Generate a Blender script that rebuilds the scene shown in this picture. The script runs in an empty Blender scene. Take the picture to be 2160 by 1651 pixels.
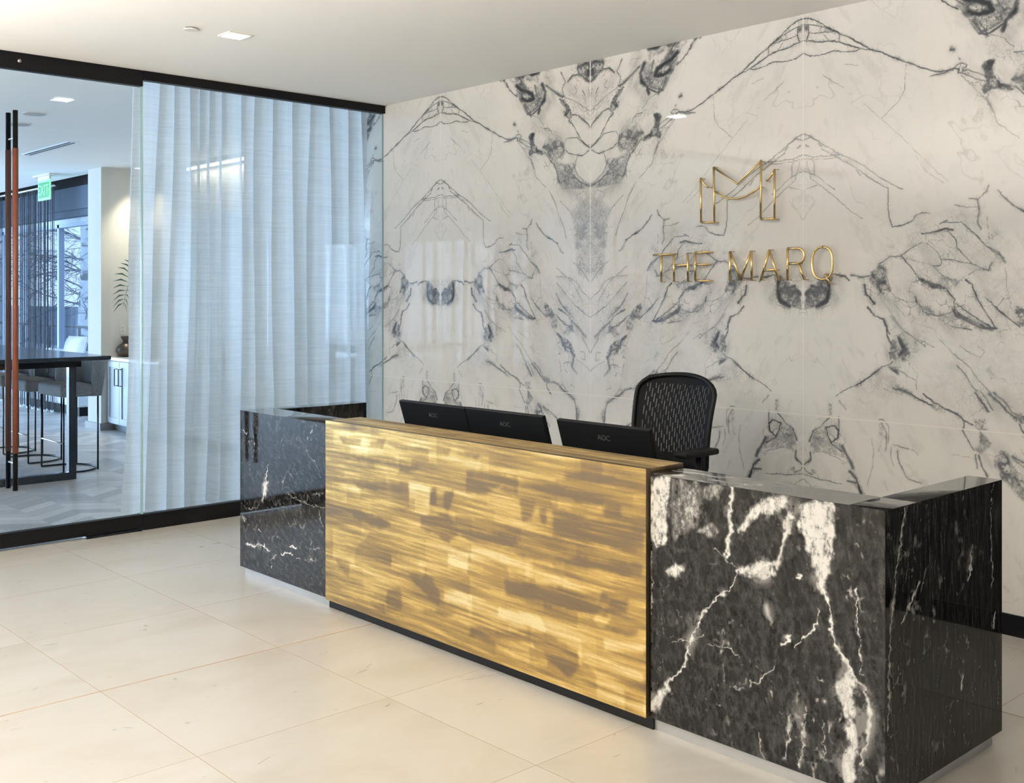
import bpy, bmesh, math, random
import numpy as np
from mathutils import Vector, Matrix

S = bpy.context.scene
COL = S.collection
H = 1.6                      # camera height; every plan measure below is written in units of it
PI = math.pi

# ------------------------------------------------------------------ camera
FPX = 2290.0
cam = bpy.data.cameras.new('camera'); cam.sensor_fit = 'HORIZONTAL'; cam.sensor_width = 36
cam.lens = 36*FPX/2160; cam.shift_y = (625-825.5)/2160; cam.clip_end = 300
co = bpy.data.objects.new('camera', cam); COL.objects.link(co)
co.location = (0, 0, H); co.rotation_euler = (PI/2, 0, math.atan2(.73542, .67761))
S.camera = co

# ------------------------------------------------------------------ world (pale blue winter sky)
w = bpy.data.worlds.new('sky'); S.world = w; w.use_nodes = True
nt = w.node_tree; bg = nt.nodes['Background']
tc = nt.nodes.new('ShaderNodeTexCoord'); sx = nt.nodes.new('ShaderNodeSeparateXYZ'); cr = nt.nodes.new('ShaderNodeValToRGB')
nt.links.new(tc.outputs['Generated'], sx.inputs[0]); nt.links.new(sx.outputs['Z'], cr.inputs[0])
cr.color_ramp.elements[0].color = (.58, .75, 1, 1); cr.color_ramp.elements[1].color = (.44, .65, 1, 1)
nt.links.new(cr.outputs[0], bg.inputs[0]); bg.inputs[1].default_value = 1.8

S.view_settings.view_transform = 'Standard'; S.view_settings.look = 'None'
S.view_settings.gamma = 1; S.view_settings.use_curve_mapping = False
S.view_settings.exposure = 0.0

# sky portal, fill lamps added in the lounge window openings, and lobby lamps
def area(name, loc, rot, sx_, sy_, power, color, portal=False, spread=PI):
    l = bpy.data.lights.new(name, 'AREA'); l.shape = 'RECTANGLE'; l.size = sx_; l.size_y = sy_
    l.energy = power; l.color = color; l.spread = spread
    if portal: l.cycles.is_portal = True
    o = bpy.data.objects.new(name, l); COL.objects.link(o); o.location = loc; o.rotation_euler = rot
    return o
WARM = (1, .93, .835)
area('portal_north', (-17.2, 5.98, 1.35), (PI/2, 0, PI), 7.6, 2.6, 1, (1, 1, 1), True)
DAY = (.56, .76, 1)
area('west_window_daylight', (-21.06, -.6, 1.5), (PI/2, 0, -PI/2), 6.9, 2.6, 1350, DAY)  # added lamp filling the unseen west opening in place of sky light
area('south_window_daylight', (-18.5, -5.1, 1.5), (PI/2, 0, 0), 4.4, 2.7, 520, DAY)  # added lamp in the unseen south opening, brightens lounge and curtain
LAMP_W = 7.0
UP_W = 735.0
def lampgrid():
    out = [(-3.645, 1.967)]
    for x in (-.9, 1.2):
        for y in (.6, -2.0, -4.0): out.append((x, y))
    return out

# ------------------------------------------------------------------ helpers
class MB:
    def __init__(s): s.v = []; s.f = []
    def add(s, vs, fs):
        n = len(s.v); s.v += [tuple(v) for v in vs]; s.f += [tuple(i+n for i in f) for f in fs]; return s
    def box(s, x0, x1, y0, y1, z0, z1):
        return s.add([(x0,y0,z0),(x1,y0,z0),(x1,y1,z0),(x0,y1,z0),(x0,y0,z1),(x1,y0,z1),(x1,y1,z1),(x0,y1,z1)],
                     [(0,3,2,1),(4,5,6,7),(0,1,5,4),(1,2,6,5),(2,3,7,6),(3,0,4,7)])
    def tube(s, pts, r, n=10, closed=False, r2=None):
        pts = [Vector(p) for p in pts]; m = len(pts); rings = []
        up = None
        for i, p in enumerate(pts):
            a = pts[i-1] if (i > 0 or closed) else p; b = pts[(i+1) % m] if (i < m-1 or closed) else p
            t = (b-a).normalized()
            if up is None: up = Vector((0,0,1)) if abs(t.z) < .9 else Vector((1,0,0))
            sd = t.cross(up)
            if sd.length < 1e-4: up = Vector((1,0,0)) if abs(t.x) < .9 else Vector((0,1,0)); sd = t.cross(up)
            sd.normalize(); u = sd.cross(t).normalized(); up = u
            rr = r if r2 is None else r+(r2-r)*i/(m-1)
            rings.append([p+(sd*math.cos(2*PI*k/n)+u*math.sin(2*PI*k/n))*rr for k in range(n)])
        vs = [v for rg in rings for v in rg]; fs = []
        for i in range(m if closed else m-1):
            j = (i+1) % m
            for k in range(n): fs.append((i*n+k, i*n+(k+1) % n, j*n+(k+1) % n, j*n+k))
        if not closed: fs += [tuple(range(n))[::-1], tuple((m-1)*n+k for k in range(n))]
        return s.add(vs, fs)
    def lathe(s, prof, c=(0,0,0), n=32):
        vs = []; fs = []; m = len(prof)
        for r, z in prof:
            for k in range(n): vs.append((c[0]+r*math.cos(2*PI*k/n), c[1]+r*math.sin(2*PI*k/n), c[2]+z))
        for i in range(m-1):
            for k in range(n): fs.append((i*n+k, i*n+(k+1) % n, (i+1)*n+(k+1) % n, (i+1)*n+k))
        fs += [tuple(range(n))[::-1], tuple((m-1)*n+k for k in range(n))]
        return s.add(vs, fs)
    def build(s, name, mat, parent=None, smooth=False, bevel=0, seg=2):
        me = bpy.data.meshes.new(name); me.from_pydata(s.v, [], s.f); me.update()
        if mat: me.materials.append(mat)
        o = bpy.data.objects.new(name, me); COL.objects.link(o)
        if parent:
            o.parent = parent; o.matrix_parent_inverse = Matrix.Translation(-parent.location) if not parent.parent else Matrix.Translation(-parent.location)
        if smooth: me.shade_smooth()
        if bevel:
            b = o.modifiers.new('bevel', 'BEVEL'); b.width = bevel; b.segments = seg; b.limit_method = 'ANGLE'
        return o
def tag(o, label=None, cat=None, group=None, kind=None):
    if label: o['label'] = label
    if cat: o['category'] = cat
    if group: o['group'] = group
    if kind: o['kind'] = kind
    return o
def thing(name, loc, label, cat, group=None):
    o = bpy.data.objects.new(name, None); COL.objects.link(o); o.location = loc; o.empty_display_size = .1
    return tag(o, label, cat, group)
def sub(mb, name, mat, parent, top, **k):
    """a part of a part: geometry given in world coordinates"""
    o = mb.build(name, mat, None, **k); o.parent = parent
    return o
def copy_tree(o, parent=None):
    c = o.copy(); COL.objects.link(c); c.parent = parent
    for ch in list(o.children): copy_tree(ch, c)
    return c
def struct(mb, name, mat, **k): return tag(mb.build(name, mat, **k), kind='structure')

# ------------------------------------------------------------------ materials
def mat(name, col=(.5,.5,.5), rough=.5, metal=0, spec=.5, emit=None, es=0):
    m = bpy.data.materials.new(name); m.use_nodes = True; b = m.node_tree.nodes['Principled BSDF']
    b.inputs['Base Color'].default_value = (*col, 1); b.inputs['Roughness'].default_value = rough
    b.inputs['Metallic'].default_value = metal; b.inputs['Specular IOR Level'].default_value = spec
    if emit: b.inputs['Emission Color'].default_value = (*emit, 1); b.inputs['Emission Strength'].default_value = es
    return m
class NG:
    def __init__(s, m): s.t = m.node_tree; s.b = s.t.nodes.get('Principled BSDF')
    def n(s, ty, **k):
        nd = s.t.nodes.new(ty)
        for a, v in k.items(): setattr(nd, a, v)
        return nd
    def l(s, a, b): s.t.links.new(a, b)
    def math(s, op, a, b=None, c=None):
        nd = s.n('ShaderNodeMath', operation=op)
        for i, v in enumerate((a, b, c)):
            if v is None: continue
            if isinstance(v, (int, float)): nd.inputs[i].default_value = v
            else: s.l(v, nd.inputs[i])
        return nd.outputs[0]
    def pos(s, scale=(1,1,1), rot=(0,0,0), obj=False):
        g = s.n('ShaderNodeTexCoord').outputs['Object'] if obj else s.n('ShaderNodeNewGeometry').outputs['Position']
        mp = s.n('ShaderNodeMapping'); mp.inputs['Scale'].default_value = scale; mp.inputs['Rotation'].default_value = rot
        s.l(g, mp.inputs[0]); return mp.outputs[0]
    def noise(s, vec, scale, detail=4, rough=.55, dist=0):
        nd = s.n('ShaderNodeTexNoise'); nd.inputs['Scale'].default_value = scale; nd.inputs['Detail'].default_value = detail
        nd.inputs['Roughness'].default_value = rough; nd.inputs['Distortion'].default_value = dist
        s.l(vec, nd.inputs['Vector']); return nd.outputs['Fac']
    def ramp(s, fac, stops):
        r = s.n('ShaderNodeValToRGB'); e = r.color_ramp.elements
        while len(e) < len(stops): e.new(.5)
        for i, (p, c) in enumerate(stops): e[i].position = p; e[i].color = (*c, 1) if len(c) == 3 else c
        s.l(fac, r.inputs[0]); return r.outputs[0]
    def mix(s, f, a, b, mode='MIX'):
        m = s.n('ShaderNodeMix', data_type='RGBA', blend_type=mode)
        for sock, v in ((m.inputs[0], f), (m.inputs[6], a), (m.inputs[7], b)):
            if isinstance(v, (int, float)): sock.default_value = v
            elif isinstance(v, tuple): sock.default_value = (*v, 1) if len(v) == 3 else v
            else: s.l(v, sock)
        return m.outputs[2]
    def attr(s, name): return s.n('ShaderNodeAttribute', attribute_name=name).outputs['Fac']
    def bump(s, h, strength=.2, dist=.01):
        b = s.n('ShaderNodeBump'); b.inputs['Strength'].default_value = strength; b.inputs['Distance'].default_value = dist
        s.l(h, b.inputs['Height']); s.l(b.outputs[0], s.b.inputs['Normal'])

def mottled(name, c1, c2, scale=3, rough=.5, metal=0, stretch=(1,1,1), spec=.5, detail=4):
    m = mat(name, c1, rough, metal, spec); g = NG(m)
    g.l(g.ramp(g.noise(g.pos(stretch), scale, detail), [(.35, c1), (.65, c2)]), g.b.inputs['Base Color']); return m

M_ceil = mottled('ceiling_paint', (.86,.845,.81), (.87,.855,.82), 1.5, .9, spec=.2)
M_wall = mottled('wall_paint', (.72,.705,.67), (.74,.725,.69), 2, .8, spec=.2)
M_cream = mottled('cream_paint', (.62,.60,.55), (.64,.62,.57), 2, .8, spec=.2)
M_pale = mottled('pale_paint', (.60,.68,.76), (.62,.70,.78), 2, .6, spec=.3)
M_bulk = mottled('bulkhead_paint', (.085,.115,.165), (.095,.125,.175), 2, .7, spec=.3)
M_black = mat('black_metal', (.004,.004,.005), .45, spec=.18)
M_blackm = mat('matt_black', (.004,.004,.004), .7, spec=.2)
M_darkwall = mat('dark_panelling', (.012,.011,.010), .5)
M_steel = mat('brushed_steel', (.62,.62,.62), .3, 1)
M_plinth = mottled('plinth_metal', (.48,.48,.48), (.52,.52,.52), 8, .35, .6)
M_brass = mottled('brass', (.66,.48,.22), (.74,.55,.27), 30, .26, 1)
M_leather = mottled('tan_leather', (.115,.030,.012), (.145,.038,.016), 25, .5)
M_leather_d = mottled('dark_leather', (.07,.024,.016), (.085,.030,.02), 25, .5)
M_darkwood = mottled('dark_tabletop', (.010,.014,.022), (.016,.020,.030), 6, .16, stretch=(1,8,1))
M_fabric = mottled('grey_fabric', (.22,.235,.25), (.28,.29,.31), 60, .9, spec=.15)
M_white_f = mottled('white_upholstery', (.70,.74,.78), (.76,.80,.84), 20, .9, spec=.1)
M_rod = mat('dark_bronze_rod', (.03,.035,.045), .3, .9)
M_cab = mottled('cabinet_paint', (.42,.47,.51), (.45,.50,.54), 4, .45)
M_stone = mottled('white_counter', (.80,.80,.78), (.86,.86,.84), 8, .2)
M_vase = mottled('bronze_glaze', (.055,.045,.038), (.12,.09,.065), 12, .38, .5)
M_leaf = mottled('palm_leaf', (.015,.045,.022), (.035,.075,.035), 12, .5)
M_plastic = mat('black_plastic', (.004,.004,.004), .5, spec=.18)
M_screen = mat('black_screen', (.004,.004,.005), .08)
M_logo = mat('grey_print', (.06,.07,.065), .5)
M_blue_w = mat('window_frame_paint', (.42,.52,.66), .5)
M_emit = mat('lamp_diffuser', (1,1,1), .5, emit=(1,.95,.86), es=5)
M_vent_glow = mat('frosted_lens', (.75,.8,.85), .3, emit=(.8,.9,1), es=.05)  # faint glow put into the air vent frame, which is no lamp
M_led = mat('led_strip', (1,1,1), .5, emit=(1,.9,.70), es=6)
M_trimw = mat('white_trim', (.72,.69,.63), .5)
M_birch = mat('birch_bark', (.75,.76,.78), .8)
g = NG(M_birch); g.l(g.ramp(g.noise(g.pos((1,1,3)), 2.2, 5), [(.36, (.05,.06,.07)), (.46, (.72,.76,.80))]), g.b.inputs['Base Color'])
M_twig = mat('twig_bark', (.10,.12,.16), .9)
M_ground = mottled('winter_ground', (.35,.40,.46), (.45,.50,.56), .8, .9)
M_fence = mottled('garden_fence', (.13,.17,.22), (.19,.24,.30), 3, .8)
M_string = mottled('string_fibre', (.05,.055,.065), (.09,.095,.11), 20, .8, spec=.2)

# glass: clear sheet that mirrors by Fresnel
def glass(name, tint=(.93,.97,1)):
    m = bpy.data.materials.new(name); m.use_nodes = True; t = m.node_tree; t.nodes.clear()
    o = t.nodes.new('ShaderNodeOutputMaterial'); mx = t.nodes.new('ShaderNodeMixShader'); tr = t.nodes.new('ShaderNodeBsdfTransparent')
    gl = t.nodes.new('ShaderNodeBsdfGlossy'); fr = t.nodes.new('ShaderNodeFresnel'); ge = t.nodes.new('ShaderNodeNewGeometry'); mr = t.nodes.new('ShaderNodeMapRange')
    mr.inputs['To Min'].default_value = 1.45; mr.inputs['To Max'].default_value = 1/1.45; t.links.new(ge.outputs['Backfacing'], mr.inputs[0]); t.links.new(mr.outputs[0], fr.inputs[0])
    tr.inputs[0].default_value = (*tint, 1); gl.inputs['Roughness'].default_value = .0
    t.links.new(fr.outputs[0], mx.inputs[0]); t.links.new(tr.outputs[0], mx.inputs[1]); t.links.new(gl.outputs[0], mx.inputs[2]); t.links.new(mx.outputs[0], o.inputs[0])
    return m
M_glass = glass('partition_glass')
M_gedge = mat('glass_edge', (.45,.62,.62), .15)

# lobby floor tiles
TX, TY, X0, Y0 = .5295*H, .5113*H, -2.728*H, 1.607*H
def floor_mat():
    m = mat('porcelain_floor', (.7,.62,.5), .3); g = NG(m)
    sp = g.n('ShaderNodeSeparateXYZ'); g.l(g.n('ShaderNodeNewGeometry').outputs['Position'], sp.inputs[0])
    tx = g.math('DIVIDE', g.math('SUBTRACT', sp.outputs[0], X0), TX); ty = g.math('DIVIDE', g.math('SUBTRACT', sp.outputs[1], Y0), TY)
    dx = g.math('MULTIPLY', g.math('ABSOLUTE', g.math('SUBTRACT', tx, g.math('ROUND', tx))), TX)
    dy = g.math('MULTIPLY', g.math('ABSOLUTE', g.math('SUBTRACT', ty, g.math('ROUND', ty))), TY)
    thin = g.math('LESS_THAN', g.math('MINIMUM', dx, dy), .0016)
    wx = g.math('LESS_THAN', g.math('ABSOLUTE', g.math('SUBTRACT', sp.outputs[0], X0)), .0055)
    wy = g.math('LESS_THAN', g.math('ABSOLUTE', g.math('SUBTRACT', sp.outputs[1], 2.640*H)), .0055)
    line = g.math('MAXIMUM', thin, g.math('MAXIMUM', wx, wy))
    cmb = g.n('ShaderNodeCombineXYZ'); g.l(g.math('FLOOR', tx), cmb.inputs[0]); g.l(g.math('FLOOR', ty), cmb.inputs[1])
    wn = g.n('ShaderNodeTexWhiteNoise'); g.l(cmb.outputs[0], wn.inputs['Vector'])
    base = g.ramp(wn.outputs['Value'], [(0, (.48,.45,.40)), (1, (.525,.50,.455))])
    off = g.n('ShaderNodeVectorMath', operation='MULTIPLY_ADD'); g.l(cmb.outputs[0], off.inputs[0]); off.inputs[1].default_value = (7.3,3.1,5.7); g.l(g.pos((1,.45,1), (0,0,.5)), off.inputs[2])
    n1 = g.noise(off.outputs[0], 1.6, 6, .6, 1.2)
    c = g.mix(.55, base, g.ramp(n1, [(.35, (.42,.385,.33)), (.5, (.515,.49,.445)), (.62, (.55,.53,.50))]))
    n2 = g.noise(off.outputs[0], 5, 8, .7, 2.5)
    c = g.mix(g.ramp(n2, [(.48, (0,0,0)), (.5, (.05,.05,.05)), (.52, (0,0,0))]), c, (.52,.44,.35))
    g.l(g.mix(line, c, (.36,.27,.19)), g.b.inputs['Base Color'])
    g.l(g.math('ADD', g.math('MULTIPLY', line, .4), g.math('ADD', g.math('MULTIPLY', n2, .1), .24)), g.b.inputs['Roughness'])
    return m
M_floor = floor_mat()
def chevron_mat():
    m = mat('chevron_oak', (.4,.4,.42), .35); g = NG(m)
    sp = g.n('ShaderNodeSeparateXYZ'); g.l(g.n('ShaderNodeNewGeometry').outputs['Position'], sp.inputs[0])
    W_, PWD = .62, .16
    u = g.math('DIVIDE', sp.outputs[1], W_); fu = g.math('FRACT', u); tri = g.math('ABSOLUTE', g.math('SUBTRACT', fu, .5))
    v = g.math('DIVIDE', g.math('ADD', sp.outputs[0], g.math('MULTIPLY', tri, .45)), PWD)
    half = g.math('GREATER_THAN', fu, .5)
    cmb = g.n('ShaderNodeCombineXYZ'); g.l(g.math('FLOOR', v), cmb.inputs[0]); g.l(g.math('FLOOR', u), cmb.inputs[1]); g.l(half, cmb.inputs[2])
    wn = g.n('ShaderNodeTexWhiteNoise'); g.l(cmb.outputs[0], wn.inputs['Vector'])
    c = g.ramp(wn.outputs['Value'], [(0, (.34,.33,.33)), (1, (.66,.64,.62))])
    gr = g.noise(g.pos((2,10,1)), 6, 4)
    c = g.mix(.25, c, g.ramp(gr, [(.3, (.15,.14,.14)), (.7, (.5,.48,.46))]))
    fv = g.math('FRACT', v); ed = g.math('MINIMUM', fv, g.math('SUBTRACT', 1, fv))
    c = g.mix(g.math('LESS_THAN', ed, .015), c, (.08,.08,.085))
    g.l(c, g.b.inputs['Base Color']); return m
M_oak = chevron_mat()

# white arabescato marble: vein = hand-traced vein darkness (-1 = pale joint)
def white_marble():
    m = mat('arabescato_marble', (.7,.67,.6), .022); g = NG(m)
    v = g.attr('vein'); p = g.pos(obj=True)
    n1 = g.noise(p, 1.7, 5, .6, .6); n2 = g.noise(p, 60, 3, .7); n3 = g.noise(g.pos((1.6,1,.8), (0,.6,0), True), 7, 8, .72, 1.0)
    base = g.ramp(n1, [(.32, (.66,.645,.615)), (.5, (.71,.69,.65)), (.66, (.73,.69,.655))])
    base = g.mix(g.ramp(n3, [(.52, (0,0,0)), (.72, (.30,.30,.30))]), base, (.54,.52,.48))
    vv = g.math('ADD', v, g.math('MULTIPLY', g.math('SUBTRACT', n2, .5), g.math('MULTIPLY', v, .5)))
    dark = g.ramp(vv, [(0, (.60,.575,.53)), (.28, (.33,.325,.315)), (.55, (.135,.14,.148)), (1, (.036,.041,.048))])
    c = g.mix(g.ramp(vv, [(.02, (0,0,0)), (.28, (.9,.9,.9)), (.5, (1,1,1))]), base, dark)
    c = g.mix(g.ramp(g.math('MULTIPLY', v, -1), [(.2, (0,0,0)), (.7, (1,1,1))]), c, (.82,.79,.73))
    g.l(c, g.b.inputs['Base Color']); return m
M_marble = white_marble()
def black_marble():
    m = mat('black_marble', (.02,.02,.02), .035, spec=.22); g = NG(m)
    v = g.attr('vein'); w_ = g.attr('grain')
    n = g.noise(g.pos((1,1,.22)), 38, 6, .7, .5)
    grain = g.ramp(g.math('ADD', g.math('MULTIPLY', w_, .75), g.math('MULTIPLY', n, .45)), [(.20, (.003,.003,.0035)), (.50, (.008,.008,.008)), (.76, (.036,.035,.034)), (1.0, (.13,.127,.12))])
    c = g.mix(g.ramp(v, [(.05, (0,0,0)), (.5, (.85,.85,.85)), (.9, (1,1,1))]), grain, g.ramp(v, [(.2, (.25,.24,.23)), (.8, (.66,.64,.59))]))
    g.l(c, g.b.inputs['Base Color']); return m
M_bmarble = black_marble()
def gold():
    m = mat('patinated_brass', (.6,.4,.15), .36, .65); g = NG(m)
    v = g.attr('vein')
    n = g.noise(g.pos((1.5,1.5,40)), 6, 6, .7); n2 = g.noise(g.pos((1,1,1)), 90, 3, .7)
    f = g.math('ADD', g.math('ADD', v, g.math('MULTIPLY', g.math('SUBTRACT', n, .5), .35)), g.math('MULTIPLY', g.math('SUBTRACT', n2, .5), .16))
    c = g.ramp(f, [(.0, (.14,.10,.055)), (.22, (.21,.137,.06)), (.45, (.345,.225,.075)), (.66, (.58,.39,.125)), (1, (.88,.73,.38))])
    g.l(c, g.b.inputs['Base Color'])
    g.l(g.ramp(f, [(0, (.5,.5,.5)), (1, (.30,.30,.30))]), g.b.inputs['Roughness'])
    return m
M_gold = gold()

def sheer():
    m = bpy.data.materials.new('sheer_linen'); m.use_nodes = True; t = m.node_tree; g = NG(m); t.nodes.remove(g.b)
    out = [n for n in t.nodes if n.type == 'OUTPUT_MATERIAL'][0]
    n1 = g.noise(g.pos((3,3,160)), 1.2, 4, .7); n2 = g.noise(g.pos((1,1,60)), 2.0, 3)
    f = g.math('ADD', g.math('MULTIPLY', n1, .6), g.math('MULTIPLY', n2, .4))
    c = g.ramp(f, [(.3, (.76,.76,.74)), (.7, (.86,.86,.84))])
    di = g.n('ShaderNodeBsdfDiffuse'); tl = g.n('ShaderNodeBsdfTranslucent'); tr = g.n('ShaderNodeBsdfTransparent')
    g.l(c, di.inputs[0]); g.l(c, tl.inputs[0]); tr.inputs[0].default_value = (.95,.97,1,1)
    m1 = g.n('ShaderNodeMixShader'); m1.inputs[0].default_value = .66; g.l(di.outputs[0], m1.inputs[1]); g.l(tl.outputs[0], m1.inputs[2])
    m2 = g.n('ShaderNodeMixShader'); g.l(g.ramp(f, [(.3, (.20,.20,.20)), (.7, (.08,.08,.08))]), m2.inputs[0]); g.l(m1.outputs[0], m2.inputs[1]); g.l(tr.outputs[0], m2.inputs[2])
    g.l(m2.outputs[0], out.inputs[0]); return m
M_sheer = sheer()

def mesh_back():
    m = mat('woven_mesh', (.004,.004,.005), .7, spec=.15); g = NG(m); t = m.node_tree
    out = [n for n in t.nodes if n.type == 'OUTPUT_MATERIAL'][0]
    uv = g.n('ShaderNodeSeparateXYZ'); g.l(g.n('ShaderNodeTexCoord').outputs['Object'], uv.inputs[0])
    z = uv.outputs[2]; zz = g.math('MULTIPLY', g.math('PINGPONG', z, .006), .6)
    x = g.math('ADD', uv.outputs[0], zz); cx_ = g.math('DIVIDE', x, .0165)
    hole = g.math('LESS_THAN', g.math('ABSOLUTE', g.math('SUBTRACT', g.math('FRACT', cx_), .5)), .085)
    cell = g.math('LESS_THAN', g.math('FRACT', g.math('ADD', g.math('DIVIDE', z, .075), g.math('MULTIPLY', g.math('FLOOR', cx_), .37))), .62)
    f = g.math('MULTIPLY', hole, cell)
    inx = g.math('MULTIPLY', g.math('LESS_THAN', g.math('ABSOLUTE', uv.outputs[0]), .21), g.math('MULTIPLY', g.math('GREATER_THAN', z, .77), g.math('LESS_THAN', z, 1.13)))
    f = g.math('MULTIPLY', f, inx)
    tr = g.n('ShaderNodeBsdfTransparent'); mx = g.n('ShaderNodeMixShader'); g.l(f, mx.inputs[0]); g.l(g.b.outputs[0], mx.inputs[1]); g.l(tr.outputs[0], mx.inputs[2]); g.l(mx.outputs[0], out.inputs[0])
    return m
M_mesh = mesh_back()

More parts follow.
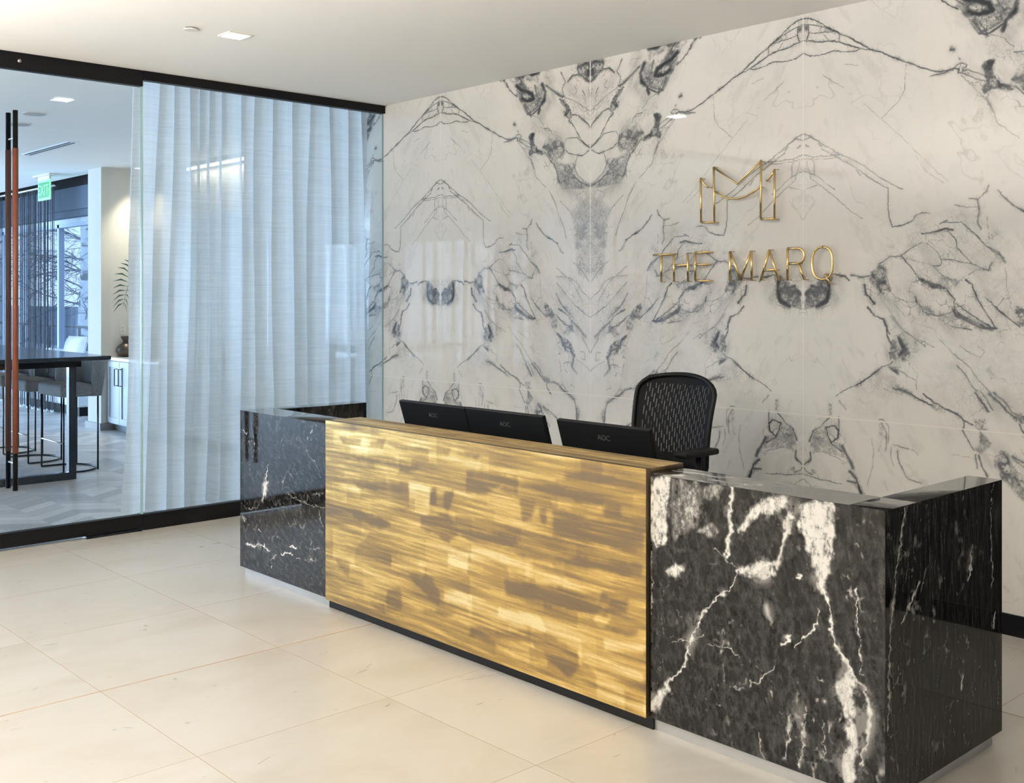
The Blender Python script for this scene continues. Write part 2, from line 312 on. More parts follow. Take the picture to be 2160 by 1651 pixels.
# ------------------------------------------------------------------ vein tracing (numpy)
TR={'W':'''2.8 0.8 2 1953 38 1944 65 1927 94 1907 126 1888 146 1876 174 1860 199 1840 224 1825 253 1807 294 1789 347 1760 398 1736 444 1714 482 1697 504 1696 534 1696
2.1 0.7 2 1831 29 1819 60 1814 87 1817 122 1823 169 1811 195 1809 220 1811 249 1806 274 1796
2.8 0.7 2 1876 47 1866 82 1859 126 1855 161 1837 195 1822 220 1812
2.1 0.6 2 1933 38 1924 82 1907 126 1888
2.1 0.6 20 1898 60 1893 100 1890 126 1888
2.8 0.7 20 1928 24 1898 15 1876
2.1 0.4 82 1883 96 1866 109 1854
1.4 0.5 142 1877 139 1854 146 1847
2.1 0.4 60 1938 74 1908 56 1894
0 0.5 2 1937 20 1928 27 1901 6 1913
1.4 0.35 380 1737 374 1694 374 1654 355 1623 319 1595 294 1574
2.1 0.32 78 1748 109 1725 157 1693
2.1 0.25 229 1632 270 1595 303 1563 366 1505 406 1464 436 1436 489 1381 519 1354
2.1 0.6 2 1557 29 1548 74 1516 144 1473 186 1453 237 1424 286 1387 331 1359 366 1340
2.8 0.5 2 1535 20 1541 33 1544
4.2 0.5 11 1517 24 1509
4.2 0.4 60 1520 74 1507
2.1 0.5 2 1486 38 1473 74 1473 105 1474 144 1473
2.1 0.4 38 1473 45 1441 47 1410
2.1 0.4 2 1429 51 1409 91 1383 122 1357
2.1 0.4 20 1369 56 1378
5.6 0.3 201 1416 218 1398
8.4 0.6 528 1760 538 1758
4.2 0.5 554 1729 558 1725
2.8 0.5 541 1909 577 1884
4.2 0.6 577 1884 599 1852 613 1829 634 1804 641 1786
2.8 0.5 534 1696 548 1711 563 1714 577 1703 563 1689
3.5 0.5 563 1687 581 1688 606 1677 634 1664 652 1657
2.8 0.35 581 1678 610 1652 627 1629 648 1602
2.8 0.3 161 1771 212 1759
2.8 0.7 457 1688 503 1689 535 1703 552 1694 549 1683
4.2 0.45 549 1686 583 1672 617 1653 645 1643
2.8 0.35 560 1674 594 1640 617 1612 639 1587 656 1556 672 1517 737 1464
3.5 0.6 436 1972 463 1962 480 1943 497 1917 526 1894 549 1878
8.4 0.5 477 1947 486 1930
0 0.4 430 1979 454 1973 448 1959 433 1963
2.1 0.2 248 1971 289 1930 338 1892
0 0.6 523 1979 560 1981 617 1978 689 1973 697 1953 645 1957 606 1963 583 1947 606 1921 645 1890 694 1864 716 1832 694 1812 661 1802 639 1789 617 1796 589 1829 560 1867 549 1891 543 1930 549 1944
18.2 0.95 546 1926 572 1907 606 1895 645 1878 656 1855 617 1852 583 1864
15.4 0.95 617 1976 656 1963 689 1969
8.4 0.8 526 1976 560 1966 577 1940
14 0.7 710 1910 732 1874 721 1839 699 1819 689 1791
8.4 0.4 661 1914 672 1890 678 1867 683 1836
0 0.4 656 1914 716 1910 737 1866 710 1829 672 1852
5.6 0.6 617 1796 639 1786 672 1800 694 1812
4.2 0.5 589 1829 617 1792 645 1781
2.8 0.4 650 1784 689 1769 705 1748 721 1735
0 0.3 600 1945 650 1952 694 1942 689 1913 650 1930
0 0.22 628 1776 694 1768 721 1728 759 1694 791 1661 801 1631 748 1622 721 1650 727 1679 683 1710 633 1723
0 0.9 625 1701 645 1712 667 1708 656 1687 661 1660 683 1632 727 1618 716 1606 656 1623 633 1610 622 1626 639 1643 628 1675
4.2 0.6 727 1618 753 1592 775 1564
0 0.5 710 1640 727 1661 764 1650 801 1671 843 1645 853 1604 838 1577 801 1576 791 1544 775 1571 743 1611
3.5 0.5 721 1720 748 1719 769 1700 775 1689
0 0.4 785 1574 827 1567 853 1557 905 1563 915 1527 910 1506 956 1477 995 1456 995 1439 822 1451 801 1507 791 1537
6.3 0.6 785 1563 801 1525 817 1484
3.5 0.5 812 1554 843 1551 874 1527 879 1508 853 1507 817 1528
7 0.6 905 1499 945 1471 995 1453
5.6 0.5 884 1515 905 1499
2.8 0.5 995 1598 966 1586 951 1581 925 1587 915 1563 910 1534 925 1504 956 1481 998 1460
2.8 0.6 848 1645 859 1662 884 1664 925 1658 956 1637 998 1612
2.8 0.55 853 1615 874 1599 925 1588 956 1582 986 1595
3.5 0.65 817 1834 853 1814 884 1781 890 1752 874 1736 910 1703 930 1672 945 1649 995 1612
0 0.7 838 1780 853 1785 822 1826 843 1830 874 1797 895 1759 874 1743 848 1757
4.2 0.55 895 1759 930 1751 956 1733 986 1712 998 1693
9.1 0.5 737 1903 775 1876 812 1852 843 1841
4.2 0.35 843 1841 884 1821 930 1804 966 1782 998 1760
5.6 0.45 827 1945 843 1921 853 1901 833 1875 838 1853
7.7 0.5 869 1899 895 1920 925 1923 956 1908 998 1881
0 0.8 920 1979 998 1978 998 1874 966 1892 930 1926 920 1949
5.6 0.4 956 1851 971 1831
4.2 0.4 990 1853 998 1820
0 0.15 879 1887 935 1882 998 1863 998 1774 956 1787 905 1815 843 1852
2.8 0.3 900 1816 956 1780 998 1739
0 0.35 594 1535 611 1567 633 1569 628 1528 606 1523
8.4 0.3 639 1595 661 1548
3.5 0.3 737 1932 775 1938 791 1910
2.8 0.5 73 1499 131 1465 189 1431 245 1392 301 1355 316 1349
2.8 0.5 316 1349 316 1298 322 1250 331 1225 374 1227 404 1240 410 1255 433 1264 457 1261
2.1 0.4 0 1472 47 1464 131 1465
2.1 0.38 14 1463 24 1425 30 1400 73 1373 125 1330 170 1292 227 1254
2.1 0.3 0 1350 7 1364 34 1373
1.4 0.25 53 1330 14 1282 0 1262
2.8 0.2 410 1441 445 1392 503 1351
3.5 0.5 645 1332 639 1314 611 1292 583 1298
6.3 0.4 611 1292 617 1262 611 1221 622 1202
2.8 0.35 538 1281 583 1271 617 1270
4.2 0.7 672 1316 694 1293 716 1269 748 1250 775 1241 806 1225
2.8 0.4 639 1239 645 1194 650 1164
4.2 0.5 503 1229 560 1227 594 1195 628 1164 656 1137 689 1114
7.7 0.45 645 1149 672 1133 694 1103
6.3 0.65 433 1196 480 1201 503 1209 532 1205
4.2 0.5 492 1225 515 1236
3.5 0.5 515 1205 543 1174 549 1147 577 1120 594 1097 617 1089
2.1 0.5 445 1192 445 1169 480 1141 497 1110 492 1095 468 1097
2.8 0.6 433 1169 398 1155 374 1139 362 1130 325 1129 301 1113 283 1104
2.8 0.6 362 1130 392 1096 415 1069 427 1050
1.4 0.35 380 1124 421 1108 468 1097
2.8 0.55 497 1116 538 1111 583 1101 617 1089 645 1078 656 1104
2.1 0.5 468 1097 492 1072 509 1057 526 1053
0 0.9 418 1063 463 1045 503 1034 526 1018 509 1015 468 1026 433 1038
0 0.45 486 1080 526 1056 560 1052 538 1022 515 1022 497 1045
2.1 0.45 418 1050 398 1042 389 1015 410 1007 412 984 380 982 344 995 325 1015 316 1046 307 1094
7 0.65 410 999 415 980
4.9 0.7 515 1018 538 992 538 965 541 946
0 0.7 538 965 572 939 617 920 661 906 639 902 583 920 538 938
2.8 0.7 543 977 583 950 628 921 661 906
3.5 0.7 572 1050 594 1037 606 999 628 962 656 921 667 906
3.5 0.65 639 992 667 966 705 936 737 911
1.4 0.3 611 999 639 996
3.5 0.4 583 1067 611 1082 650 1078
2.8 0.5 421 980 439 949 486 938 526 950 543 965
0 0.35 410 976 457 976 468 942 421 937
0 0.4 480 938 538 942 583 924 589 901 549 897 503 904
4.2 0.5 526 908 589 897
0 0.65 80 1068 109 1066 112 1040 102 995 73 971 27 958 0 952 7 979 7 1016 34 1040
18.2 0.85 99 1060 102 1024 93 987 53 967
11.2 0.7 34 1036 66 1028
4.9 0.55 86 1068 125 1074 163 1066 176 1053
5.6 0.5 182 1071 227 1063 252 1067
0 0.6 252 1071 289 1106 307 1090 313 1046 328 1019 301 1003 264 1031 252 1051
0 0.4 264 1027 313 1031 331 984 289 991
6.3 0.75 233 1039 239 1007 270 976
4.9 0.6 245 964 264 940 301 928 313 905 313 870 331 843
2.8 0.35 325 937 362 898 398 875 445 841
2.1 0.2 386 922 468 899 503 866
2.8 0.25 328 999 350 964 374 937
2.8 0.4 796 1083 874 1079 920 1060 951 1021 995 989
4.2 0.4 801 1058 853 1014 905 967 951 939 998 914
7 0.45 796 1014 827 967 874 931 900 906
0 0.5 827 959 869 949 890 927 869 920
0 0.24 884 1356 956 1405 998 1420 998 1084 930 1085 915 1193 905 1265
2.8 0.45 753 1455 791 1398 812 1346 843 1297 859 1245
4.2 0.28 822 1403 884 1352 925 1300 925 1193
3.5 0.25 925 1243 956 1192 998 1155
5.6 0.3 801 1226 827 1188 843 1181
0 0.7 721 977 764 955 796 915 764 904 732 914
0 0.5 764 889 801 908 806 864 769 867
2.8 0.55 796 923 833 898 874 873 884 870
0 0.5 853 869 895 884 915 852 848 851
2.8 0.4 812 948 874 916 884 880
3.5 0.35 905 1139 956 1103 998 1056
3.5 0.35 801 1123 853 1086 905 1050 956 978
2.8 0.3 694 1088 699 1033 710 977
3.5 0.5 247 967 263 943 301 923 311 899 322 879
0 0.5 322 862 354 856 369 870 387 853 393 820 395 793 354 795 327 798 322 832
19.6 0.75 354 866 374 833 354 815
7.7 0.6 327 849 348 826 322 818 327 801
2.8 0.3 311 968 343 924 374 887 405 871 472 842
4.2 0.7 333 791 322 781 296 773 269 752 226 722 204 708
2.8 0.45 204 708 154 688 127 666
0 0.75 311 780 348 768 359 748 333 761
2.1 0.4 348 768 385 749 411 736 416 707
1.4 0.25 385 786 416 760 416 713
3.5 0.65 333 706 374 698 400 689 431 672 467 659
0 0.4 338 717 395 702 431 674 400 682 354 697
4.2 0.6 436 694 472 669 507 654 547 640 571 622 596 610
0 0.45 457 658 487 663 512 645 512 633 482 643
3.5 0.55 571 622 566 592 581 560 601 535
0 0.7 556 631 576 623 571 615
0 0.7 596 628 634 635 630 612 644 597 620 598 605 614
0 0.65 620 589 639 577 654 558 644 541 620 523 601 538 615 556
3.5 0.5 591 616 620 595 620 563
5.6 0.4 605 522 610 480
6.3 0.55 605 708 625 683 644 655
9.1 0.5 649 707 673 689 696 664 715 649
0 0.65 701 658 738 647 776 636 766 626 729 631
9.1 0.5 776 636 812 626 839 605 875 589 906 569
2.8 0.4 785 640 839 624 906 569
4.9 0.45 734 628 748 600 762 585
2.1 0.3 766 582 776 560
0 0.5 658 546 696 542 710 517 710 495 682 525
6.3 0.4 715 527 766 505 803 483
0 0.3 658 520 682 505 687 480 658 484
0 0.7 701 475 748 466 766 445 710 440
5.6 0.55 906 569 920 536 924 490
0 0.3 920 545 937 537 937 488 920 489
4.2 0.38 547 788 576 756 591 734 610 712
4.2 0.32 537 824 586 783 625 735 654 710
3.5 0.3 556 851 586 828 620 816 634 833 610 848
2.8 0.25 487 869 537 820
0 0.38 487 948 527 939 537 909 507 902 482 919
7.7 0.65 532 962 547 939 586 920 620 907 668 905
0 0.7 634 914 668 908 658 895 634 901
4.9 0.45 532 906 566 903 591 897
7.7 0.55 803 843 830 825 839 794 880 783 906 753 897 724 893 705
0 0.6 830 822 857 823 884 805 906 771 915 741 897 752 839 781
0 0.6 830 847 866 864 884 849 875 836
0 0.5 762 884 803 907 803 866 776 871
3.5 0.6 808 913 848 882 889 874
5.6 0.45 812 948 871 920 889 895 897 877
0 0.4 835 964 875 958 889 936 866 920 839 945
12.6 0.35 889 899 928 874 955 847 972 835
4.2 0.4 955 829 972 804 989 780 998 768
3.5 0.3 941 773 968 770 972 737 950 742
2.8 0.4 920 738 955 724 998 695
2.8 0.35 821 727 826 693 830 646 857 610
4.2 0.35 848 722 884 727 893 721
4.2 0.35 853 694 862 679
4.2 0.4 897 702 924 679
3.5 0.3 884 633 911 622
0 0.5 96 644 113 641 115 599 99 595
4.2 0.5 99 591 70 561 42 545 25 505
0 0.3 42 545 87 552 99 510 138 489 25 480 30 513
6.3 0.75 87 555 121 568 138 551 132 527 110 508 96 531 90 552
5.6 0.45 138 597 138 548
5.6 0.5 104 511 132 495 149 486
4.2 0.4 138 653 165 626
2.8 0.35 285 602 301 603 317 587 322 560 317 529
0 0.3 285 591 301 579 301 545 285 550
2.8 0.3 333 526 385 513
2.1 0.25 296 541 285 496
0 0.14 296 766 343 751 385 688 301 661 237 682 204 704 247 734
0 0.1 237 682 311 661 280 605 193 607 138 653
0 0.35 29 498 73 554 101 553 105 519 121 507 152 503 167 456 136 470 73 474 37 467
4.9 0.5 29 469 29 445 5 425
2.1 0.35 37 467 73 476 125 466 160 449
10.5 0.5 152 503 167 477 187 445 190 435
7.7 0.7 179 420 202 399 213 367 228 341
6.3 0.55 167 388 202 384
2.8 0.5 1 413 13 401 37 393
0 0.5 33 414 57 406 49 395 37 397
2.8 0.45 1 392 25 388 65 382 113 378 152 376
2.8 0.4 1 375 25 360 45 345
2.8 0.35 327 517 327 481 338 455
3.5 0.45 349 509 356 470 377 433 391 419 429 414
2.1 0.3 334 528 374 518 409 512 419 500
6.3 0.3 295 590 313 559 309 505
2.8 0.25 258 540 265 501 262 447 243 384
1.4 0.25 531 515 576 511 612 511
5.6 0.5 615 521 621 494 640 459
0 0.55 675 543 702 533 717 504 751 469 751 396 733 415 684 455 668 493
3.5 0.5 714 525 751 496
4.2 0.4 621 714 640 691 656 658
7.7 0.45 662 714 690 691 717 657 751 647
0 0.6 721 654 751 647 751 629 733 640
0 0.12 410 1263 583 1286 694 1200 694 1088 791 904 526 862 325 956 350 1113
0 0.11 694 1107 853 1086 998 978 998 854 853 855 791 904
0 0.1 280 967 701 969 928 738 906 569 794 637 701 664 507 853 354 883
0 0.09 532 820 644 710 701 661 630 644 556 634 431 700 457 802
0 0.09 683 1944 998 1881 998 1668 915 1731 843 1830 748 1887''',
'DR':'''0 0.95 -1619 586 -1565 597 -1574 522 -1580 437 -1604 424 -1622 440 -1628 514
13.4 0.75 -1400 588 -1403 524 -1405 458 -1411 439
0 0.95 -1384 501 -1337 556 -1297 587 -1262 591 -1253 572 -1277 551 -1307 547 -1337 530 -1353 510 -1379 488
0 1 -1229 579 -1148 591 -1152 533 -1159 484 -1168 433 -1177 399 -1189 429 -1205 467 -1219 514 -1238 536 -1226 559
22.7 0.65 -1253 551 -1267 502 -1282 453 -1307 432 -1358 422 -1379 410
0 0.7 -1384 422 -1317 439 -1287 436 -1292 418 -1358 405
0 0.5 -1488 480 -1449 508 -1421 490 -1449 468
0 0.6 -1533 505 -1519 507 -1522 484
0 0.8 -1580 382 -1551 401 -1524 383 -1545 370 -1574 364
7.3 0.6 -1379 410 -1400 371 -1449 330 -1482 291 -1504 250 -1516 202 -1533 161 -1568 125 -1616 56
0 0.8 -1622 49 -1598 98 -1562 140 -1568 106 -1610 43
10 0.75 -1175 415 -1163 377 -1161 337 -1145 304 -1123 285 -1110 260
0 0.95 -1145 231 -1123 265 -1105 254 -1108 209 -1105 110 -1110 48 -1130 42 -1123 125 -1125 184 -1141 212
7.3 0.6 -1110 256 -1088 242 -1071 203 -1084 156 -1092 90
4 0.6 -1101 430 -1099 371 -1097 312 -1088 266
5.3 0.6 -1191 375 -1189 343 -1205 314 -1243 285
8 0.8 -1253 304 -1267 279
4 0.45 -1471 240 -1432 240 -1400 243 -1379 235
2.7 0.4 -1562 223 -1522 228 -1471 253
4.7 0.5 -1282 229 -1317 203 -1348 174
3.3 0.3 -1416 160 -1368 164
5.3 0.5 -1215 167 -1222 107 -1229 39
6.7 0.5 -1253 136 -1255 97 -1267 43
4 0.4 -1175 150 -1173 81
5.3 0.5 -1191 240 -1177 227
8 0.9 -1231 429 -1220 431
5.3 0.4 -1443 451 -1411 430 -1379 423
0 0.3 -1565 592 -1476 581 -1488 489 -1562 440
0 0.35 -1471 586 -1421 588 -1432 560 -1471 554
5.3 0.35 -1622 411 -1616 328 -1625 256
13.4 0.3 -1307 355 -1297 315
4 0.4 -1327 85 -1317 2''',
'DL':'''8.3 0.85 -3345 416 -3361 348 -3383 290
0 0.9 -3388 350 -3340 362 -3351 327 -3383 290 -3367 325
3.1 0.6 -3483 248 -3427 251 -3405 270
2.6 0.5 -3225 333 -3145 318 -3067 313 -2973 316
2.6 0.5 -3086 352 -3096 324
2.6 0.4 -3067 352 -2991 364
5.2 0.5 -3019 304 -3010 275 -2991 252
6.2 0.8 -3505 118 -3449 119 -3372 132 -3329 117
7.2 0.85 -3256 124 -3215 134 -3179 135
2.6 0.6 -3319 64 -3324 91 -3287 113
7.2 0.8 -3200 160 -3164 161
2.1 0.5 -3164 124 -3038 136
2.6 0.5 -3105 177 -3076 166 -3019 181
5.2 0.6 -3405 187 -3388 179
7.2 0.7 -3517 209 -3505 194
5.2 0.7 -3522 523 -3494 512
2.6 0.4 -3215 238 -3194 225 -3164 241 -3174 255
1.6 0.35 -3460 554 -3438 489 -3449 426
1.6 0.3 -3096 497 -3038 451 -3010 413''',
'DS':'''8.7 0.5 2003 588 1992 530 1964 435 1948 360 1937 167
4.7 0.7 2298 462 2294 419 2279 395
6 0.6 2063 426 2021 389 1996 362
5.3 0.7 2260 196 2250 168
9.3 0.6 2414 299 2409 268
5.3 0.4 2404 589 2394 523 2399 356''',
'GD':'''0 0.6 -2266 522 -2213 531 -2104 531 -2104 513 -2190 471 -2266 464
0 0.8 -2425 456 -2399 460 -2403 412 -2425 412
0 0.8 -2359 457 -2321 459 -2329 431 -2346 407 -2364 415
0 0.8 -2279 574 -2205 574 -2222 562 -2262 565
0 0.5 -2891 562 -2762 568 -2773 543 -2869 540
0 0.6 -2721 560 -2641 574 -2651 550 -2711 544
0 0.5 -2631 558 -2338 576 -2346 559 -2563 547
0 0.65 -2847 335 -2660 338 -2611 322 -2660 303 -2783 314
0 0.7 -2891 501 -2660 508 -2470 507 -2526 494 -2711 496
0 0.55 -2470 366 -2346 396 -2296 350 -2346 314 -2390 324 -2470 338
0 0.5 -2346 358 -2074 375 -2059 357 -2246 336
0 0.6 -2052 475 -2000 477 -2008 436 -2044 415
0 0.6 -1979 465 -1954 468 -1958 423 -1975 426
0 0.5 -2112 528 -2059 529 -2066 488 -2127 490
0 0.5 -1930 467 -1822 463 -1636 464 -1636 410 -1783 403 -1930 398
0 0.5 -1916 513 -1758 515 -1764 500 -1848 498
0 0.45 -1758 506 -1702 509 -1708 480 -1758 473
0 0.5 -1937 348 -1636 383 -1642 355 -1848 335
0 0.6 -2535 192 -2416 203 -2381 160 -2390 131 -2470 159
0 0.5 -2631 127 -2563 146 -2563 78 -2641 61
0 0.5 -2721 68 -2641 84 -2641 49
0 0.35 -2913 170 -2826 174 -2836 123 -2880 139
0 0.6 -2112 256 -1889 275 -1764 262 -1783 239 -1972 218 -2104 216
0 0.45 -2246 103 -2135 117 -2000 138 -1951 115 -2059 109 -2254 74
0 0.6 -2059 134 -1958 148 -1848 130 -1842 98 -1875 56 -1916 79 -2000 108
0 0.5 -1733 282 -1684 292 -1690 255 -1758 249
0 0.6 -1758 212 -1648 227 -1660 211 -1721 206
0 0.5 -2470 103 -2312 126 -2346 108 -2452 96
0 0.5 -2815 424 -2526 458 -2530 431 -2762 407
0 0.5 -1889 565 -1721 575 -1727 561 -1882 546''',
'GB':'''0 0.7 -2526 458 -2416 460 -2430 409 -2526 406
0 0.8 -2346 284 -2258 294 -2262 246 -2346 244
0 0.7 -2104 293 -1916 298 -1764 295 -1771 275 -1916 269 -2096 269
0 0.9 -2135 179 -1979 187 -1954 156 -2135 153
0 0.6 -2611 230 -2443 237 -2452 202 -2611 195
0 0.6 -2364 180 -2262 184 -2258 159 -2364 147
0 0.7 -1758 184 -1636 190 -1636 172 -1758 156
0 0.6 -1842 122 -1636 131 -1636 104 -1783 89
0 0.6 -2158 76 -1951 85 -1951 66 -2074 60
0 0.6 -1937 490 -1764 500 -1764 481 -1930 472
0 0.4 -2891 371 -2660 385 -2488 392 -2660 361
0 0.4 -2924 274 -2804 298 -2721 281 -2794 222 -2924 218
0 0.6 -1790 238 -1733 236 -1764 206 -1790 214
0 0.5 -2096 335 -1937 334 -1923 317 -2059 312
0 0.4 -2701 497 -2563 501 -2582 476 -2691 475''',
}

def strokes(k):
    for ln in TR[k].split('\n'):
        t = [float(a) for a in ln.split()]; yield t[0], t[1], np.array(t[2:]).reshape(-1, 2)
def vnoise(x, y, seed):
    rng = np.random.RandomState(seed); T = rng.rand(256, 256).astype(np.float32)
    xi = np.floor(x).astype(int); yi = np.floor(y).astype(int); fx = x-xi; fy = y-yi
    fx = fx*fx*(3-2*fx); fy = fy*fy*(3-2*fy); xi &= 255; yi &= 255; x1 = (xi+1) & 255; y1 = (yi+1) & 255
    return (T[yi, xi]*(1-fx)+T[yi, x1]*fx)*(1-fy)+(T[y1, xi]*(1-fx)+T[y1, x1]*fx)*fy
def fbm(x, y, seed, o=4, gain=.5):
    a = 1; s = 0; n = 0
    for i in range(o): s = s+a*vnoise(x*2**i+i*17.3, y*2**i+i*9.1, seed+i); n += a; a *= gain
    return s/n
def ridge(x, y, seed, o=4):
    a = 1; s = 0; n = 0
    for i in range(o): s = s+a*(1-np.abs(2*vnoise(x*2**i+i*7.7, y*2**i+i*3.3, seed+i)-1)); n += a; a *= .55
    return s/n
def worley(x, y, seed):
    rng = np.random.RandomState(seed); JX = rng.rand(128, 128); JY = rng.rand(128, 128)
    xi = np.floor(x).astype(int); yi = np.floor(y).astype(int); f1 = np.full(x.shape, 9.); f2 = np.full(x.shape, 9.)
    for dx_ in (-1, 0, 1):
        for dy_ in (-1, 0, 1):
            a = (xi+dx_) & 127; b = (yi+dy_) & 127
            d = np.hypot(xi+dx_+JX[b, a]-x, yi+dy_+JY[b, a]-y)
            f2 = np.where(d < f1, f1, np.minimum(f2, d)); f1 = np.minimum(f1, d)
    return f1, f2
def crack(X, Z, s, seed, shear=.5, thin=.10):
    wx = X+s*1.1*(fbm(X/(s*1.5), Z/(s*1.5), seed+3, 4, .6)-.5); wz = Z+s*1.1*(fbm(X/(s*1.5), Z/(s*1.5), seed+5, 4, .6)-.5)
    f1, f2 = worley((wx+shear*wz)/s, (wz*.62-shear*wx*.4)/s, seed)
    return np.clip(1-(f2-f1)/thin, 0, 1)
def inpoly(px, py, P):
    c = np.zeros(px.shape, bool); n = len(P)
    for i in range(n):
        x1, y1 = P[i]; x2, y2 = P[(i+1) % n]
        if y1 == y2: continue
        k = ((y1 > py) != (y2 > py)) & (px < (x2-x1)*(py-y1)/(y2-y1)+x1); c ^= k
    return c
def blur(a, n):
    for _ in range(n):
        p = np.pad(a, 1, 'edge'); a = (p[1:-1,1:-1]+p[:-2,1:-1]+p[2:,1:-1])/3
        p = np.pad(a, 1, 'edge'); a = (p[1:-1,1:-1]+p[1:-1,:-2]+p[1:-1,2:])/3
    return a
def paint(V, X, Z, key, sc, warp=1., tex=None, soft=2, seed=5, sign=1, wmul=1., base=0., halo=.17):
    """X,Z: metre grids; sc: (sx,sz) metres per trace unit"""
    x0 = X[0,0]; z0 = Z[0,0]; dx = X[0,1]-X[0,0]; dz = Z[1,0]-Z[0,0]
    WX = X+warp*(.014*(fbm(X/.05, Z/.05, seed, 4, .6)-.5)+.006*(vnoise(X/.012, Z/.012, seed+9)-.5))
    WZ = Z+warp*(.014*(fbm(X/.05, Z/.05, seed+20, 4, .6)-.5)+.006*(vnoise(X/.012, Z/.012, seed+29)-.5))
    mod = .60+1.0*fbm(X/.035, Z/.035, seed+40, 3)
    wmod = .45+1.1*vnoise(X/.06, Z/.06, seed+50)
    if tex is None:
        tex = np.clip(2.6*(ridge((X+.5*Z)/.05, (Z-.3*X)/.05, seed+60, 5)-.50), .0, 1.1)*np.clip(2.4*fbm(X/.09, Z/.09, seed+70, 3)-.45, .15, 1.15)
        tex = np.maximum(tex, crack(X, Z, .022, seed+80)*.9)
    for wd, dk, P in strokes(key):
        P = P*np.array(sc)/1000.
        mg = .03+wd*.0008
        a0 = max(int((P[:,0].min()-mg-x0)/dx), 0); a1 = int((P[:,0].max()+mg-x0)/dx)+2
        b0 = max(int((P[:,1].min()-mg-z0)/dz), 0); b1 = int((P[:,1].max()+mg-z0)/dz)+2
        sl = (slice(b0, b1), slice(a0, a1)); wx = WX[sl]; wz = WZ[sl]
        if wx.size == 0: continue
        if wd == 0:
            v = blur(inpoly(wx, wz, P).astype(np.float32), soft if dk > .29 or warp > 1 else 22)*dk*((base if dk > .32 else base*1.8)+tex[sl])
        else:
            D = np.full(wx.shape, 1e9)
            for i in range(len(P)-1):
                a = P[i]; b = P[i+1]; ab = b-a; L2 = max((ab**2).sum(), 1e-12)
                t = np.clip(((wx-a[0])*ab[0]+(wz-a[1])*ab[1])/L2, 0, 1)
                D = np.minimum(D, np.hypot(wx-a[0]-t*ab[0], wz-a[1]-t*ab[1]))
            hw = np.maximum(wd*.0005*wmul*wmod[sl], .0014)
            v = dk*mod[sl]*np.exp(-(D/hw)**2)+dk*halo*np.exp(-(D/(hw*4.5))**2)
        if sign > 0: V[sl] = np.maximum(V[sl], v)
        else: V[sl] -= v
    return V

def grid_object(name, P0, U, Vv, nu, nv, attrs, material, thick=None, parent=None, top=None):
    """dense face P0 + u*U + v*Vv with point attributes, closed by a box of depth `thick` (vector)"""
    P0, U, Vv = (np.array(a, float) for a in (P0, U, Vv))
    uu, ww = np.meshgrid(np.linspace(0, 1, nu), np.linspace(0, 1, nv))
    co = P0+uu[..., None]*U+ww[..., None]*Vv; co = co.reshape(-1, 3)
    i = np.arange((nu-1)*(nv-1)); r = i//(nu-1); c = i % (nu-1); a = r*nu+c
    F = np.stack([a, a+1, a+nu+1, a+nu], 1)
    n = len(co)
    if thick is not None:
        T = np.array(thick, float); q = [P0, P0+U, P0+U+Vv, P0+Vv]
        co = np.vstack([co]+[np.array([p]) for p in q]+[np.array([p+T]) for p in q])
        B = np.array([(n+4,n+7,n+6,n+5),(n,n+4,n+5,n+1),(n+1,n+5,n+6,n+2),(n+2,n+6,n+7,n+3),(n+3,n+7,n+4,n)])
        F = np.vstack([F, B])
    me = bpy.data.meshes.new(name); me.vertices.add(len(co)); me.vertices.foreach_set('co', co.ravel())
    me.loops.add(F.size); me.loops.foreach_set('vertex_index', F.ravel())
    me.polygons.add(len(F)); me.polygons.foreach_set('loop_start', np.arange(0, F.size, 4)); me.update(calc_edges=True)
    for k, arr in attrs.items():
        at = me.attributes.new(k, 'FLOAT', 'POINT'); z = np.zeros(len(co), np.float32); z[:n] = np.asarray(arr, np.float32).ravel()
        if thick is not None: z[n:] = .45 if k != 'vein' else 0
        at.data.foreach_set('value', z)
    me.materials.append(material)
    o = bpy.data.objects.new(name, me); COL.objects.link(o)
    if parent: o.parent = parent; o.matrix_parent_inverse = Matrix.Translation(-(top or parent).location)
    return o

# ------------------------------------------------------------------ setting: floors, ceilings, walls
CZ = 1.966*H; GX = -4.5*H; WY = 3.2565*H
struct(MB().box(GX, 4.0, -12.8, WY+.3, -.15, 0), 'floor', M_floor)
f2 = struct(MB().box(-21.1, GX, -12.8, 6.0, -.15, 0), 'floor', M_oak)
struct(MB().box(GX, 4.0, -12.8, WY+.3, CZ, CZ+.12), 'ceiling', M_ceil)
struct(MB().box(-13.36, GX, -12.8, 6.0, CZ, CZ+.12).box(-21.1, -13.36, -5.12, 3.345*H, CZ, CZ+.12), 'ceiling', M_ceil)
struct(MB().box(-21.1, -13.28, 3.345*H-.02, 6.1, CZ+.36, CZ+.42).box(-21.1, -13.36, 3.345*H-.02, 3.345*H-.001, CZ+.12, CZ+.36)
       .box(-13.36, -13.33, 3.345*H, 6.1, CZ-.0, CZ+.36).box(-21.1, -13.36, 3.6*H+.01, 3.6*H+.02, 1.9535*H, CZ+.36), 'ceiling', M_blackm)
wb = struct(MB().box(-9.52, -1.07*H, WY+.02, WY+.3, 0, CZ), 'wall_back', M_wall)
struct(MB().box(-1.07*H, 4.0, WY-.01, WY+.3, 0, CZ), 'wall_back', M_darkwall)
struct(MB().box(4.0, 4.2, -12.8, WY+.3, 0, CZ), 'wall_right', M_wall)
struct(MB().box(-12.5, 4.0, -13.0, -12.8, 0, CZ), 'wall_front', M_wall)
struct(MB().box(-12.7, -12.5, -12.8, -5.12, 0, CZ), 'wall_left', M_wall)
